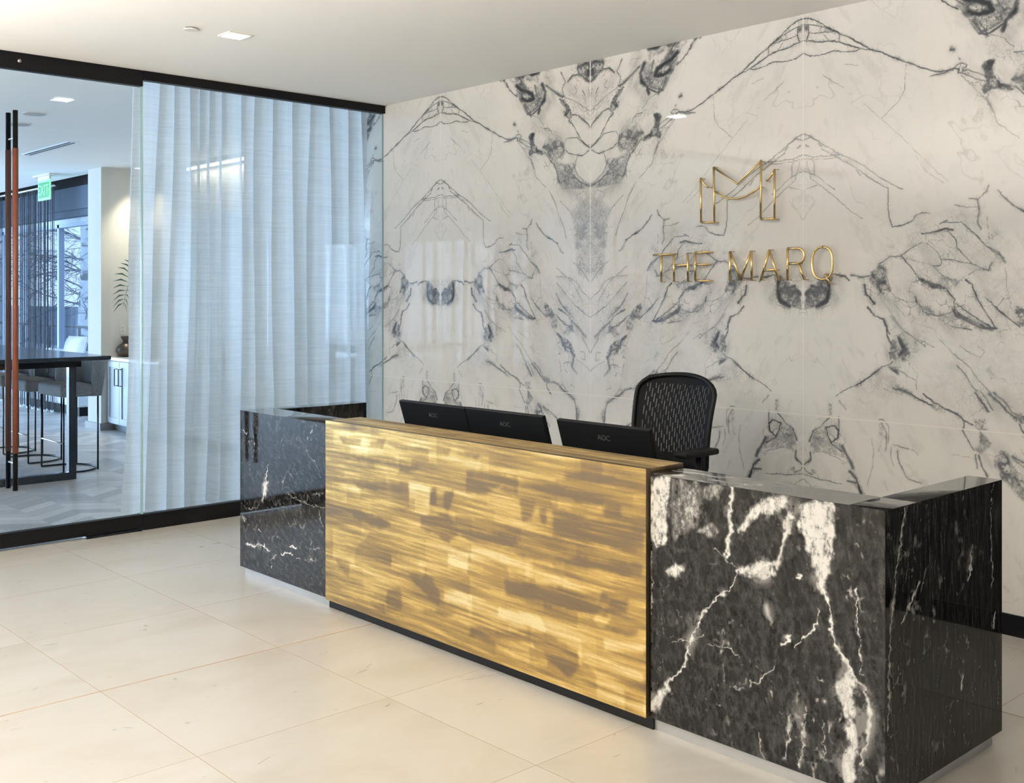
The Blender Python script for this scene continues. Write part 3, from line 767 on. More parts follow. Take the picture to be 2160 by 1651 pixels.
# garden wall of the lounge behind the camera's left, with two tall windows and a wide opening added for daylight
mb = MB()
xs = [-21.1, -16.0, -15.5, -13.38, -12.96, -11.2]
mb.box(xs[0], xs[1], -5.3, -5.12, 0, .15).box(xs[0], xs[1], -5.3, -5.12, 2.95, CZ).box(xs[0], xs[0]+.3, -5.3, -5.12, .15, 2.95).box(xs[1]-.3, xs[1], -5.3, -5.12, .15, 2.95).box(-18.6, -18.45, -5.3, -5.12, .15, 2.95).box(xs[2], xs[3], -5.3, -5.12, 0, CZ).box(xs[4], xs[5], -5.3, -5.12, 0, CZ)
for a, b in ((xs[1], xs[2]), (xs[3], xs[4])): mb.box(a, b, -5.3, -5.12, 0, .8).box(a, b, -5.3, -5.12, 2.62, CZ)
struct(mb, 'wall_front', M_pale)
# west end of the lounge: window wall
mb = MB().box(-21.3, -21.1, -5.3, -4.1, 0, CZ).box(-21.3, -21.1, 2.9, 6.1, 0, CZ).box(-21.3, -21.1, -4.1, 2.9, 0, .2).box(-21.3, -21.1, -4.1, 2.9, 2.85, CZ)
struct(mb, 'wall_left', M_pale)
mb = MB()
for y in (-4.1, -1.8, .5, 2.8): mb.box(-21.24, -21.16, y, y+.08, .2, 2.85)
struct(mb, 'window_2', M_blue_w)
# north window wall: bulkhead, head, sill, end stub
NY = 3.7*H
struct(MB().box(-21.1, -8.3*H, 3.6*H, NY, 1.756*H, 1.953*H).box(-21.1, -8.3*H, 3.6*H+.04, NY, 1.70*H, 1.76*H), 'wall_back', M_bulk)
struct(MB().box(-21.1, -13.36, NY, NY+.2, 0, .12).box(-21.1, -13.36, NY, NY+.2, 1.66*H, CZ+.42).box(-14.1, -13.36, NY, NY+.2, .12, 1.66*H), 'wall_back', M_pale)
win = struct(MB().box(-21.1, -14.1, NY+.02, NY+.12, 1.63*H, 1.66*H).box(-21.1, -14.1, NY+.02, NY+.12, .12, .2), 'window_1', M_blue_w)
for x in (-10.22*H, -11.75*H): MB().box(x-.035, x+.035, NY+.02, NY+.10, .12, 1.66*H).build('mullion', M_blue_w, win)
MB().box(-21.1, -14.1, NY+.06, NY+.068, .2, 1.63*H).build('window_pane', glass('window_glass', (.96,.98,1)), win)
# column stub whose faces show beside the niche, and niche
struct(MB().box(-8.3*H, -8.05*H, 3.24*H, 3.72*H, 0, CZ), 'wall_partition', M_cream)
struct(MB().box(-8.32*H, -8.03*H, 3.225*H, 3.72*H, 0, .05*H), 'baseboard_partition', mat('grey_baseboard', (.30,.29,.28), .5))
struct(MB().box(-8.05*H, -5.95*H, 3.62*H, 3.72*H, 0, CZ), 'wall_niche', M_cream)
struct(MB().box(-5.97*H, -5.9*H, 3.3*H, 3.72*H, 0, CZ), 'wall_niche', M_cream)
# LED cove over the niche
t = thing('cove_light', (-6.65*H, 3.56*H, 1.9*H), 'long warm LED strip under the soffit, glowing through the sheer curtain', 'light')
MB().box(-7.34*H, -5.97*H, 3.585*H, 3.62*H, 1.915*H, 1.935*H).build('housing', M_trimw, t)
MB().box(-7.34*H, -5.97*H, 3.575*H, 3.585*H, 1.905*H, 1.925*H).build('led_diffuser', M_led, t)
area('cove_lamp', (-6.65*H, 3.57*H, 1.90*H), (0, 0, 0), 2.1, .03, 22, (1,.86,.62))
# tall pale wall cabinets under the lit strip (seen through the sheer)
t = thing('tall_cabinet', (-6.6*H, 3.5*H, 0), 'tall pale grey wall cabinet standing behind the sheer curtain', 'cabinet')
MB().box(-7.15*H, -5.98*H, 3.40*H, 3.615*H, .05*H, 1.56*H).build('cabinet_body', M_cab, t)
for k in range(3):
    a = -7.15*H+k*.39*H; d = MB().box(a+.006, a+.39*H-.006, 3.387*H, 3.40*H, .06*H, 1.55*H).build('door', M_cab, t, bevel=.002)
    sub(MB().box(a+.39*H-.05, a+.39*H-.038, 3.387*H-.03, 3.387*H-.018, .8, 1.1).box(a+.39*H-.05, a+.39*H-.038, 3.387*H-.03, 3.387*H, .8, .812).box(a+.39*H-.05, a+.39*H-.038, 3.387*H-.03, 3.387*H, 1.088, 1.1), 'handle', M_black, d, t)
# black baseboard under the marble
struct(MB().box(GX+.06, 4.0, WY-.012, WY+.02, 0, .1), 'baseboard_back', M_black)

# ------------------------------------------------------------------ marble cladding of the back wall
PW = .9886*H; nu, nz = 452, 900
Xg, Zg = np.meshgrid(np.linspace(0, PW, nu), np.linspace(0, CZ, nz))
V = np.zeros(Xg.shape, np.float32)
paint(V, Xg, Zg, 'W', (PW, H), .75, base=.30, wmul=1.5)
# faint hairlines and smudges everywhere
hl = 1-np.abs(2*fbm(Xg/.42+Zg/.9, Zg/.5, 77, 5, .55)-1)
V = np.maximum(V, np.clip((hl-.982)*12, 0, .16)*(.3+.9*vnoise(Xg/.3, Zg/.3, 5)))
sm = fbm((Xg+Zg*.55)/.07, (Zg-Xg*.4)/.2, 91, 5, .62)
V = np.maximum(V, np.clip((sm-.60)*.8, 0, .10))
near = blur(np.clip(V, 0, 1), 14); sm_ = np.clip(V, 0, 1)[:nz//8*8, :nu//8*8].reshape(nz//8, 8, nu//8, 8).mean((1, 3)); sm_ = blur(sm_, 8)
far = np.array([np.interp(np.arange(nu), np.arange(nu//8)*8+4, r_) for r_ in sm_]); far = np.array([np.interp(np.arange(nz), np.arange(nz//8)*8+4, c_) for c_ in far.T]).T
cr_ = crack(Xg, Zg, .055, 300, .6, .07); cr2 = crack(Xg, Zg, .020, 320, .5, .16)
V = np.maximum(V, cr_*np.clip(far*5-.22, 0, .55)*np.clip(2.2*fbm(Xg/.12, Zg/.12, 340, 3)-.6, 0, 1))
V = np.maximum(V, cr2*np.clip(near*3.4-.12, 0, .6)*np.clip(2.4*fbm(Xg/.07, Zg/.07, 345, 3)-.7, 0, 1))
V = np.maximum(V, np.clip(near*1.2, 0, .30)*np.clip(3.0*(ridge((Xg+.3*Zg)/.045, Zg/.07, 15, 4)-.5), .1, 1))
V = np.maximum(V, np.clip(far*2.2-.10, 0, .24)*np.clip(2.5*fbm((Xg+.6*Zg)/.10, (Zg-.4*Xg)/.22, 350, 5, .6)-.8, 0, 1))
# pale joints
V[:, :1] = -.8; V[:, -1:] = -.8
jr = int(round(.594*H/CZ*(nz-1))); V[jr:jr+1, :] = -.9
slab0 = None
panels = [(-4.038, -3.060), (-2.0613, -3.060), (-2.0613, -1.075), (-4.038, -5.03)]
for m_, c_ in panels:
    if slab0 is None:
        o = slab0 = grid_object('marble_slab', (0, 0, .0), (PW, 0, 0), (0, 0, CZ), nu, nz, {'vein': V}, M_marble, (0, .018, 0))
    else:
        o = slab0.copy(); COL.objects.link(o)
    o.location = (m_*H, WY, 0); o.scale = ((c_-m_)*H/PW, 1, 1); o.parent = wb

# ------------------------------------------------------------------ reception desk
ZB, ZM, ZG = .03*H, .5905*H, .603*H
DX0, DX1, GX0, GX1 = -3.54*H, -1.0426*H, -2.965*H, -1.628*H
YM, YG, YB, YE = 1.930*H, 1.919*H, 2.056*H, 2.45*H
desk = thing('reception_desk', (-2.29*H, 2.2*H, 0), 'long reception desk of black marble with a patinated gold front panel', 'reception desk')
def marble_attrs(x0, x1, z0, z1, key, step=.003, slant=0., axis_scale=(1,1), dens=1.):
    nu_ = int((x1-x0)/step)+1; nz_ = int((z1-z0)/step)+1
    X, Z = np.meshgrid(np.linspace(x0, x1, nu_), np.linspace(z0, z1, nz_)); v = np.zeros(X.shape, np.float32)
    if key:
        tex = np.clip(-.35+2.4*fbm(X/.014, Z/.026, 33, 5, .72), .03, 1.15)
        tex = tex*(1-.35*crack(X, Z, .03, 37, .2, .12))
        paint(v, X, Z, key, (H, H), 2.3, tex, 3, 11, halo=.06)
        v = v*np.clip(.35+1.2*fbm(X/.008, Z/.014, 44, 3), .3, 1.1)
    a, b = X+slant*Z, Z-slant*X
    gr = .55*fbm(a/(.012*axis_scale[0]), b/(.012*axis_scale[1]), 3, 5, .8)+.45*ridge(a/(.028*axis_scale[0]), b/(.028*axis_scale[1]), 8, 5)
    gr = np.clip((gr-.28)*1.5, 0, 1)
    fine = np.clip((ridge(a/.05, b/.07, 63, 5)-.80)*4, 0, .5)*np.clip(fbm(X/.15, Z/.15, 70, 3)*2-.7, 0, 1)
    v = np.maximum(v, fine*dens)
    cl = .5*fbm(X/.022, Z/.03, 48, 5, .75)+.5*fbm(X/.10, Z/.12, 49, 3); near = blur(np.clip(v, 0, 1), 8)
    v = np.maximum(v, np.clip(near*2.2, 0, .7)*np.clip((cl-.52)*9, 0, .9)); wide = blur(np.clip(v, 0, 1), 40); v = np.maximum(v, np.clip(wide*1.5, 0, .30)*np.clip((cl-.54)*9, 0, .9))
    return nu_, nz_, v, gr
# right front slab
n1, n2, v, gr = marble_attrs(GX1+.008, DX1, ZB, ZM, 'DR', slant=.15, axis_scale=(.8, 1.6))
grid_object('front_panel', (GX1+.008, YM, ZB), (DX1-GX1-.008, 0, 0), (0, 0, ZM-ZB), n1, n2, {'vein': v, 'grain': gr}, M_bmarble, (0, .2, 0), desk)['label'] = 'black marble panel with bold white clouds'
n1, n2, v, gr = marble_attrs(0, .94, 0, .19, None, axis_scale=(3.5, .5), dens=1.6)
xx = np.linspace(0, 1, n1)[None, :]; v = np.maximum(v, np.clip((ridge(np.linspace(0, 5, n1)[None, :]+np.zeros((n2, 1)), np.linspace(0, 6, n2)[:, None]+np.zeros((1, n1)), 5, 4)-.6)*3, 0, .8)*np.clip(1.1-xx*1.3, .15, 1))
grid_object('top_face', (GX1+.009, YM+.001, ZM+.0006), (DX1-GX1-.132, 0, 0), (0, .198, 0), n1, n2, {'vein': v, 'grain': np.clip(gr+.25, 0, 1)}, M_bmarble, (0, 0, -.0005), desk)
# left front slab
n1, n2, v, gr = marble_attrs(DX0, GX0-.002, ZB, ZM, 'DL', slant=-.5, axis_scale=(1.8, .8))
grid_object('front_panel', (DX0, YM, ZB), (GX0-.002-DX0, 0, 0), (0, 0, ZM-ZB), n1, n2, {'vein': v, 'grain': gr}, M_bmarble, (0, .2, 0), desk)['label'] = 'black marble panel with fine white veins'
# right side slab (outer face)
n1, n2, v, gr = marble_attrs(YM+.2005, YE, ZB, ZM, 'DS', axis_scale=(.5, 4))
grid_object('side_panel', (DX1, YM+.2005, ZB), (0, YE-YM-.2005, 0), (0, 0, ZM-ZB), n1, n2, {'vein': v, 'grain': gr}, M_bmarble, (-.122, 0, 0), desk)
n1, n2, v, gr = marble_attrs(YM, YM+.2, ZB, ZM, 'DS', axis_scale=(.5, 4))
grid_object('corner_panel', (DX1+.0006, YM+.0005, ZB), (0, .1995, 0), (0, 0, ZM-ZB), n1, n2, {'vein': v, 'grain': gr}, M_bmarble, (-.0005, 0, 0), desk)
# left side slab (inner face shows)
n1, n2, v, gr = marble_attrs(YM+.2005, 2.427*H, ZB, ZM, None, axis_scale=(.6, 3))
grid_object('side_panel', (DX0+.122, YM+.2005, ZB), (0, 2.427*H-YM-.2005, 0), (0, 0, ZM-ZB), n1, n2, {'vein': v, 'grain': gr}, M_bmarble, (-.122, 0, 0), desk)
# gold front, cap and end
def gold_attr(x0, x1, z0, z1, keys, step=.004, seed=0):
    nu_ = int((x1-x0)/step)+1; nz_ = int((z1-z0)/step)+1
    X, Z = np.meshgrid(np.linspace(x0, x1, nu_), np.linspace(z0, z1, nz_))
    bow = Z+.012*np.sin(X*2.1+1)
    st = fbm(X/.28, bow/.011, 101+seed, 5, .6); st2 = fbm(X/.55, bow/.045, 131+seed, 4, .6)
    v = .50+.85*(st-.5)+1.0*(st2-.5)
    # overlapping brushed rectangles
    rng = np.random.RandomState(4+seed); 
    for _ in range(int(85*(x1-x0)*(z1-z0)/1.9)+6):
        cx_, cz_ = rng.uniform(x0, x1), rng.uniform(z0, z1); ww, hh = rng.uniform(.05, .24), rng.uniform(.02, .065); d = rng.uniform(-.22, .20)
        ex = np.clip((ww-np.abs(X-cx_+.02*(st-.5)))/.012, 0, 1); ez = np.clip((hh-np.abs(Z-cz_))/.012, 0, 1)
        fade = np.clip(1.1-(X-cx_+ww)/(2.4*ww)*rng.uniform(.2, 1), .2, 1) if rng.rand() > .5 else np.clip(.2+(X-cx_+ww)/(2.4*ww), .2, 1)
        v = v+d*ex*ez*fade
    if keys:
        tx = np.clip(.25+1.3*fbm(X/.18, bow/.009, 151, 4, .6), .1, 1.2)
        D = np.zeros(X.shape, np.float32); paint(D, X, Z, 'GD', (H, H), 1.3, tx, 4, 21); v = v-.80*D
        B = np.zeros(X.shape, np.float32); paint(B, X, Z, 'GB', (H, H), .8, tx, 2, 27); v = v+.42*B
    return nu_, nz_, np.clip(v, .02, 1)
n1, n2, v = gold_attr(GX0, GX1, ZB, ZG, True)
brass_front = grid_object('brass_front', (GX0, YG, ZB), (GX1-GX0, 0, 0), (0, 0, ZG-ZB), n1, n2, {'vein': v}, M_gold, (0, .03, 0), desk)
n1, n2, v = gold_attr(GX0, GX1, YG+.0305, YB, False, seed=5)
grid_object('brass_cap', (GX0, YG+.0305, ZG), (GX1-GX0, 0, 0), (0, YB-YG-.0305, 0), n1, n2, {'vein': v}, M_gold, (0, 0, -.028), desk)
n1, n2, v = gold_attr(GX0, GX1, .5, ZG-.0285, False, seed=9)
grid_object('brass_back', (GX0, YB-.03, .5), (GX1-GX0, 0, 0), (0, 0, ZG-.0285-.5), n1, n2, {'vein': v}, M_gold, (0, .03, 0), desk)
MB().box(GX0+.01, GX1-.006, YG+.031, YB-.031, ZB+.01, ZG-.029).build('core', M_blackm, desk)
MB().box(DX0+.13, DX1-.13, YB+.001, 2.43*H, .70, .725).build('worktop', M_blackm, desk)
MB().box(DX0+.02, GX0-.01, YM+.022, 2.4*H, 0, ZB).build('plinth', M_plinth, desk)
MB().box(GX1+.01, DX1-.022, YM+.022, YE-.03, 0, ZB).build('plinth', M_plinth, desk)
MB().box(GX0-.01, GX1+.01, YM+.012, YB, 0, ZB).build('plinth', M_black, desk)  # black colour paints the shade of the gap under the gold front

# ------------------------------------------------------------------ monitors
def add_text(txt, size, ext, name, material, parent, loc, rot, top=None):
    cu = bpy.data.curves.new(name, 'FONT'); cu.body = txt; cu.size = size; cu.extrude = ext; cu.align_x = 'CENTER'; cu.align_y = 'CENTER'
    o = bpy.data.objects.new(name, cu); COL.objects.link(o)
    me = bpy.data.meshes.new_from_object(o.evaluated_get(bpy.context.evaluated_depsgraph_get())); bpy.data.objects.remove(o)
    o = bpy.data.objects.new(name, me); COL.objects.link(o); me.materials.clear(); me.materials.append(material)
    o.parent = parent; o.location = loc; o.rotation_euler = rot; return o
def make_monitor(name, x0, x1, ztop, label, tilt=18):
    wd = (x1-x0)*H; cxm = (x0+x1)/2*H; yt = 2.165*H
    r = thing(name, (cxm, yt+.14, .725), label, 'monitor', None)
    T = math.radians(tilt); hh = .315
    # local frame of the leaning panel: origin at its top back edge
    mtx = Matrix.Translation((0, -.14, ztop*H-.725)) @ Matrix.Rotation(T, 4, 'X')
    def prt(mb, nm, m_, bev=0):
        o = mb.build(nm, m_, None, bevel=bev); o.parent = r; o.matrix_local = mtx; return o
    c = prt(MB().box(-wd/2, wd/2, 0, .022, -hh, 0), 'casing', M_plastic, .003)
    prt(MB().box(-wd/2+.006, wd/2-.006, .0221, .0235, -hh+.02, -.006), 'screen', M_screen)
    prt(MB().box(-wd*.33, wd*.33, -.016, -.0002, -hh+.02, -.13), 'rear_housing', M_plastic, .006)
    t = add_text('AOC', .034, .0006, 'brand_mark', M_logo, r, (0,0,0), (0,0,0)); t.matrix_local = mtx @ Matrix.Translation((0, -.0008, -.062)) @ Matrix.Rotation(PI/2, 4, 'X')
    MB().box(cxm-.03, cxm+.03, yt+.10, yt+.125, .735, .95).build('stand', M_plastic, r, bevel=.004)
    MB().box(cxm-.11, cxm+.11, yt+.02, yt+.21, .726, .736).build('base', M_plastic, r, bevel=.003)
    return r
make_monitor('monitor', -2.905, -2.568, .6545, 'black monitor nearest the sheer curtain, leaning behind the gold desk panel')
make_monitor('monitor', -2.565, -2.222, .6555, 'middle black monitor behind the gold desk panel, its edge touching the one beside it')
make_monitor('monitor', -2.166, -1.825, .653, 'black monitor standing apart, directly in front of the office chair')

# ------------------------------------------------------------------ office chair
CX, CY = -2.285*H, 2.73*H
ch = thing('office_chair', (CX, CY, 0), 'black office chair with a perforated mesh back behind the desk', 'chair')
vs = []; fs = []; NS, NT = 26, 20
ztop, zbot = .738*H, .70
for j in range(NT+1):
    t = j/NT; z = zbot+(ztop-zbot)*t
    for i in range(NS+1):
        s = -1+2*i/NS
        hw = .243+.022*t
        if t > .80: hw -= .075*((t-.80)/.20)**2.6
        zz = z-.02*t*s*s
        x = s*hw; y = .16-.055*s*s+.05*(t-.5)**2*2+.07*t
        vs.append((CX+x, CY+y, zz))
for j in range(NT):
    for i in range(NS): a = j*(NS+1)+i; fs.append((a, a+1, a+NS+2, a+NS+1))
bk = MB().add(vs, fs).build('backrest', M_mesh, ch, smooth=True)
sd = bk.modifiers.new('solid', 'SOLIDIFY'); sd.thickness = .0015
# shift mesh coordinates to local so the weave is centred
for v_ in bk.data.vertices: v_.co.x -= CX; v_.co.y -= CY
bk.matrix_parent_inverse = Matrix(); 
rim = [vs[j*(NS+1)] for j in range(NT+1)]+[vs[NT*(NS+1)+i] for i in range(1, NS+1)]+[vs[j*(NS+1)+NS] for j in range(NT-1, -1, -1)]
MB().tube(rim, .013, 8, closed=True).build('back_frame', M_plastic, ch, smooth=True)
seat = []; MB().box(CX-.25, CX+.25, CY-.28, CY+.2, .53, .60).build('seat', M_plastic, ch, bevel=.03, seg=4)
MB().tube([(CX, CY-.04, .53), (CX, CY-.04, .12)], .028, 14).build('gas_lift', M_steel, ch, smooth=True)
MB().tube([(CX, CY+.15, .52), (CX, CY+.24, .56), (CX, CY+.22, .74)], .022, 10).build('back_bar', M_plastic, ch, smooth=True)
for s in (-1, 1):
    MB().tube([(CX+s*.24, CY+.02, .54), (CX+s*.275, CY+.02, .58), (CX+s*.285, CY+.01, .80)], .016, 10).build('arm_post', M_plastic, ch, smooth=True)
    MB().box(CX+s*.285-.045, CX+s*.285+.045, CY-.14, CY+.13, .80, .832).build('armrest', M_plastic, ch, bevel=.014, seg=4)
base = MB(); cas = []
for k in range(5):
    a = 2*PI*k/5+.3; e = (CX+.3*math.cos(a), CY-.04+.3*math.sin(a), .075)
    base.tube([(CX, CY-.04, .13), e], .024, 8, r2=.015)
    MB().tube([(e[0]-.012, e[1], .03), (e[0]+.012, e[1], .03)], .03, 14).tube([(e[0], e[1], .045), (e[0], e[1], .08)], .01, 8).build('caster', M_plastic, ch, smooth=True)
base.build('star_base', M_plastic, ch, smooth=True)

# ------------------------------------------------------------------ wall sign
LOGO=[[[-3.9649, 2.297], [-3.9625, 2.0373]], [[-3.9625, 2.0373], [-3.8653, 2.0324]], [[-3.8709, 2.3569], [-3.8653, 2.0324]], [[-3.9649, 2.3002], [-3.9464, 2.2728], [-3.9304, 2.2541], [-3.9129, 2.2412]], [[-3.8709, 2.3549], [-3.7046, 2.2447], [-3.5461, 2.3593]], [[-3.5432, 2.3683], [-3.5461, 2.0349]], [[-3.5461, 2.0349], [-3.453, 2.0319]], [[-3.4544, 2.3081], [-3.4544, 2.032]], [[-3.458, 2.2993], [-3.4723, 2.2791], [-3.4888, 2.2614], [-3.5083, 2.247]], [[-3.8653, 2.2133], [-3.8121, 2.1808], [-3.758, 2.1645], [-3.697, 2.1605], [-3.6444, 2.1695], [-3.5924, 2.1927], [-3.5498, 2.2156]]]
LET={'T': [[[-4.3274, 1.8541], [-4.1897, 1.8556]], [[-4.2641, 1.8551], [-4.2641, 1.6886]]], 'H': [[[-4.1669, 1.8583], [-4.1643, 1.6889]], [[-4.0627, 1.8599], [-4.0586, 1.6892]], [[-4.1643, 1.7872], [-4.0602, 1.7876]]], 'E': [[[-4.007, 1.8602], [-4.0046, 1.6926]], [[-4.007, 1.8602], [-3.9049, 1.8604]], [[-4.007, 1.7871], [-3.9184, 1.7885]], [[-4.0046, 1.6926], [-3.9025, 1.6908]]], 'M': [[[-3.7557, 1.8591], [-3.755, 1.6899]], [[-3.7519, 1.8589], [-3.6819, 1.6936]], [[-3.6109, 1.8578], [-3.6804, 1.6935]], [[-3.6072, 1.8577], [-3.6057, 1.6908]]], 'A': [[[-3.4888, 1.8601], [-3.5447, 1.692]], [[-3.4888, 1.8601], [-3.4274, 1.6907]], [[-3.525, 1.7473], [-3.4487, 1.7471]]], 'R': [[[-3.371, 1.8625], [-3.371, 1.6901]], [[-3.371, 1.8637], [-3.314, 1.8636], [-3.2865, 1.8574], [-3.2694, 1.8413], [-3.2646, 1.8232], [-3.2694, 1.8007], [-3.2865, 1.7843], [-3.3071, 1.78], [-3.3696, 1.7802]], [[-3.3037, 1.7805], [-3.264, 1.6919]]], 'Q': [[[-3.1537, 1.8655], [-3.1306, 1.8618], [-3.1089, 1.8452], [-3.0958, 1.8156], [-3.0926, 1.7776], [-3.0958, 1.7367], [-3.1089, 1.7077], [-3.1286, 1.6927], [-3.1537, 1.6895], [-3.1817, 1.6957], [-3.2038, 1.7149], [-3.2152, 1.7447], [-3.2179, 1.7804], [-3.2145, 1.8159], [-3.2004, 1.8451], [-3.1783, 1.861], [-3.1537, 1.8655]], [[-3.1385, 1.7199], [-3.1109, 1.6667]]]}

SY = 3.232*H
def letter(name, strokes_, label, cat, r=.0075, pins=True):
    xs_ = [p[0] for s_ in strokes_ for p in s_]; zs_ = [p[1] for s_ in strokes_ for p in s_]
    t = thing(name, ((min(xs_)+max(xs_))/2, SY, min(zs_)), label, cat, None)
    mb = MB(); done = []
    for s_ in strokes_: mb.tube([(x, SY, z) for x, z in s_], r, 8)
    mb.build('tubing', M_brass, t, smooth=True)
    for s_ in strokes_:
        for p in (s_[0], s_[-1]):
            if any(math.hypot(p[0]-q[0], p[1]-q[1]) < .02 for q in done): continue
            done.append(p)
            MB().tube([(p[0], SY, p[1]), (p[0], WY-.0005, p[1])], .003, 6).build('standoff_pin', M_brass, t, smooth=True)
    return t
letter('wall_emblem', LOGO, 'brass crown-like letter M emblem mounted above the lettering on the marble wall', 'emblem', .0068)
wh = dict(T='brass letter T, leftmost of the wall lettering', H='brass letter H between the T and the E on the wall', E='brass letter E ending the first word on the wall',
          M='brass letter M beginning the second word on the wall', A='brass letter A between the M and the R on the wall', R='brass letter R between the A and the Q on the wall', Q='brass letter Q, rightmost of the wall lettering')
for k, v in LET.items(): letter('sign_letter', v, wh[k], 'letter')

# ------------------------------------------------------------------ ceiling lamps of lobby and hall, added uplights
lamp0 = None
def lamp_at(x, y, label, group):
    global lamp0
    if lamp0 is None:
        r = thing('ceiling_downlight', (0, 0, CZ), label, 'ceiling light', group)
        q = .066
        MB().box(-q, q, -q, q, CZ-.004, CZ-.001).build('lamp_lens', M_emit, r)
        MB().box(-q-.008, q+.008, -q-.008, -q, CZ-.008, CZ).box(-q-.008, q+.008, q, q+.008, CZ-.008, CZ).box(-q-.008, -q, -q, q, CZ-.008, CZ).box(q, q+.008, -q, q, CZ-.008, CZ).build('trim_ring', M_trimw, r)
        lamp0 = r
    else: r = copy_tree(lamp0); r['label'] = label; r['group'] = group or ''
    r.location = (x*H, y*H, CZ)
    return r
for i, (x, y) in enumerate(lampgrid()):
    lamp_at(x, y, 'square recessed ceiling light glowing white above the sheer curtain' if i == 0 else 'square recessed ceiling light of the lobby outside the view', None if i == 0 else 'lobby ceiling lights')
    area('downlight', (x*H, y*H, CZ-.02), (0, 0, 0), .13, .13, 3.0 if i == 0 else LAMP_W, WARM)
for i, (x, y) in enumerate([(-6.3, -6.8), (-5.95, -6.75), (-5.55, -6.8), (-5.05, -6.8), (-7.55, -5.4)]):
    lamp_at(x, y, 'square recessed ceiling light of the far hall, mirrored in the marble', 'hall ceiling lights')
for i, (x, y0, y1) in enumerate([(-.62, 1.75, 4.7), (1.6, -7.5, -1.0), (-3.4, -8.0, .9), (-6.0, -9.0, .5)]):  # unseen uplights added to brighten the ceiling and soften the lobby light
    t = thing('linear_pendant', (x, (y0+y1)/2, 2.05), ['short linear uplight pendant over the right end of the lobby, outside the view', 'long linear uplight pendant farthest right behind the camera', 'middle long linear uplight pendant behind the camera', 'long linear uplight pendant nearest the glass, behind the camera'][i], 'pendant light')
    MB().box(x-.05, x+.05, y0, y1, 2.03, 2.07).box(x-.05, x-.045, y0, y1, 2.07, 2.085).box(x+.045, x+.05, y0, y1, 2.07, 2.085).build('housing', M_trimw, t)
    MB().box(x-.043, x+.043, y0+.01, y1-.01, 2.071, 2.076).build('lamp_diffuser', M_emit, t)
    for y in (y0+.3, y1-.3): MB().tube([(x, y, 2.07), (x, y, CZ)], .003, 6).build('cable', M_steel, t)
    area('pendant_uplight', (x, (y0+y1)/2, 2.09), (PI, 0, 0), .08, y1-y0-.1, UP_W*(.03, .35, 1.55, 1.0)[i], WARM)
t = thing('sprinkler_cover', (-3.66*H, 1.80*H, CZ), 'small round white sprinkler cover on the ceiling beside the glowing square light', 'sprinkler')
MB().lathe([(.001, -.012), (.040, -.012), (.042, -.009), (.042, -.006)], (-3.66*H, 1.80*H, CZ), 28).build('cover_plate', M_trimw, t)
MB().lathe([(.034, -.006), (.034, 0)], (-3.66*H, 1.80*H, CZ), 28).build('collar', M_blackm, t)

# ------------------------------------------------------------------ glass front
def rail(y0, y1, z0, z1, name, parent, dx=.03): return MB().box(GX-dx, GX+dx, y0*H, y1*H, z0*H, z1*H).build(name, M_black, parent, bevel=.002)
pt = thing('glass_partition', (GX, 2.6*H, 0), 'fixed two-pane glass partition in black rails in front of the sheer curtain', 'glass partition')
for a, b in ((1.992, 2.595), (2.597, 3.252)):
    MB().box(GX-.006, GX+.006, a*H, b*H, .066*H, 1.927*H).build('glass_pane', M_glass, pt)
MB().box(GX-.0062, GX+.0062, 1.987*H, 1.992*H, .066*H, 1.927*H).build('glass_edge', M_gedge, pt)
MB().box(GX-.0062, GX+.0062, 3.252*H, WY, .066*H, 1.927*H).build('glass_edge', M_gedge, pt)
rail(1.988, 3.2565, 1.926, 1.9655, 'top_rail', pt); rail(1.988, 3.2565, 0, .067, 'bottom_rail', pt)
def glass_door(y0, y1, label, pull_y, pivot):
    d = thing('glass_door', (GX, (y0+y1)/2*H, 0), label, 'glass door')
    MB().box(GX-.006, GX+.006, (y0+.003)*H, (y1-.003)*H, .067*H, 1.9*H).build('glass_pane', M_glass, d)
    MB().box(GX-.0062, GX+.0062, (y1-.003)*H, y1*H, .067*H, 1.9*H).build('glass_edge', M_gedge, d)
    tr_ = rail(y0, y1, 1.898, 1.9655, 'top_rail', d, .028); rail(y0, y1, .011, .068, 'bottom_rail', d, .028)
    for s, lm in ((1, M_leather), (-1, M_leather_d)):
        x = GX+s*.066; y = pull_y*H
        p = MB().tube([(x, y, .237*H), (x, y, 1.731*H)], .0155, 14).build('door_pull', M_black, d, smooth=True)
        sub(MB().tube([(x, y, .384*H), (x, y, 1.582*H)], .0180, 14), 'leather_wrap', lm, p, d, smooth=True)
        sub(MB().tube([(GX, y, .343*H), (x, y, .343*H)], .007, 8).tube([(GX, y, 1.624*H), (x, y, 1.624*H)], .007, 8), 'standoff', M_steel, p, d, smooth=True)
    MB().box(GX-.035, GX+.045, (pivot-.12)*H, (pivot+.12)*H, 0, .010*H).build('floor_pivot', M_rod, d, bevel=.003)
    return d, tr_
d1, tr1 = glass_door(1.405, 1.985, 'glass door in black rails with a leather wrapped pull', 1.455, 1.86)
sub(MB().tube([(GX+.028, 1.478*H, 1.932*H), (GX+.033, 1.478*H, 1.932*H)], .011, 18), 'lock_button', M_steel, tr1, d1, smooth=True)
glass_door(.82, 1.40, 'second glass door leaf in black rails outside the left edge of view', 1.35, .95)
for y0, y1 in ((-1.2, -.2), (-.19, .81)):
    q = thing('glass_partition', (GX, (y0+y1)/2*H, 0), 'fixed glass partition outside the view beside the doors', 'glass partition', 'unseen glass partitions')
    MB().box(GX-.006, GX+.006, y0*H, y1*H, .066*H, 1.927*H).build('glass_pane', M_glass, q)
    rail(y0, y1, 1.926, 1.9655, 'top_rail', q); rail(y0, y1, 0, .067, 'bottom_rail', q)
struct(MB().box(GX-.05, GX+.012, .82*H, 1.985*H, 0, .004), 'trim_1', M_steel)

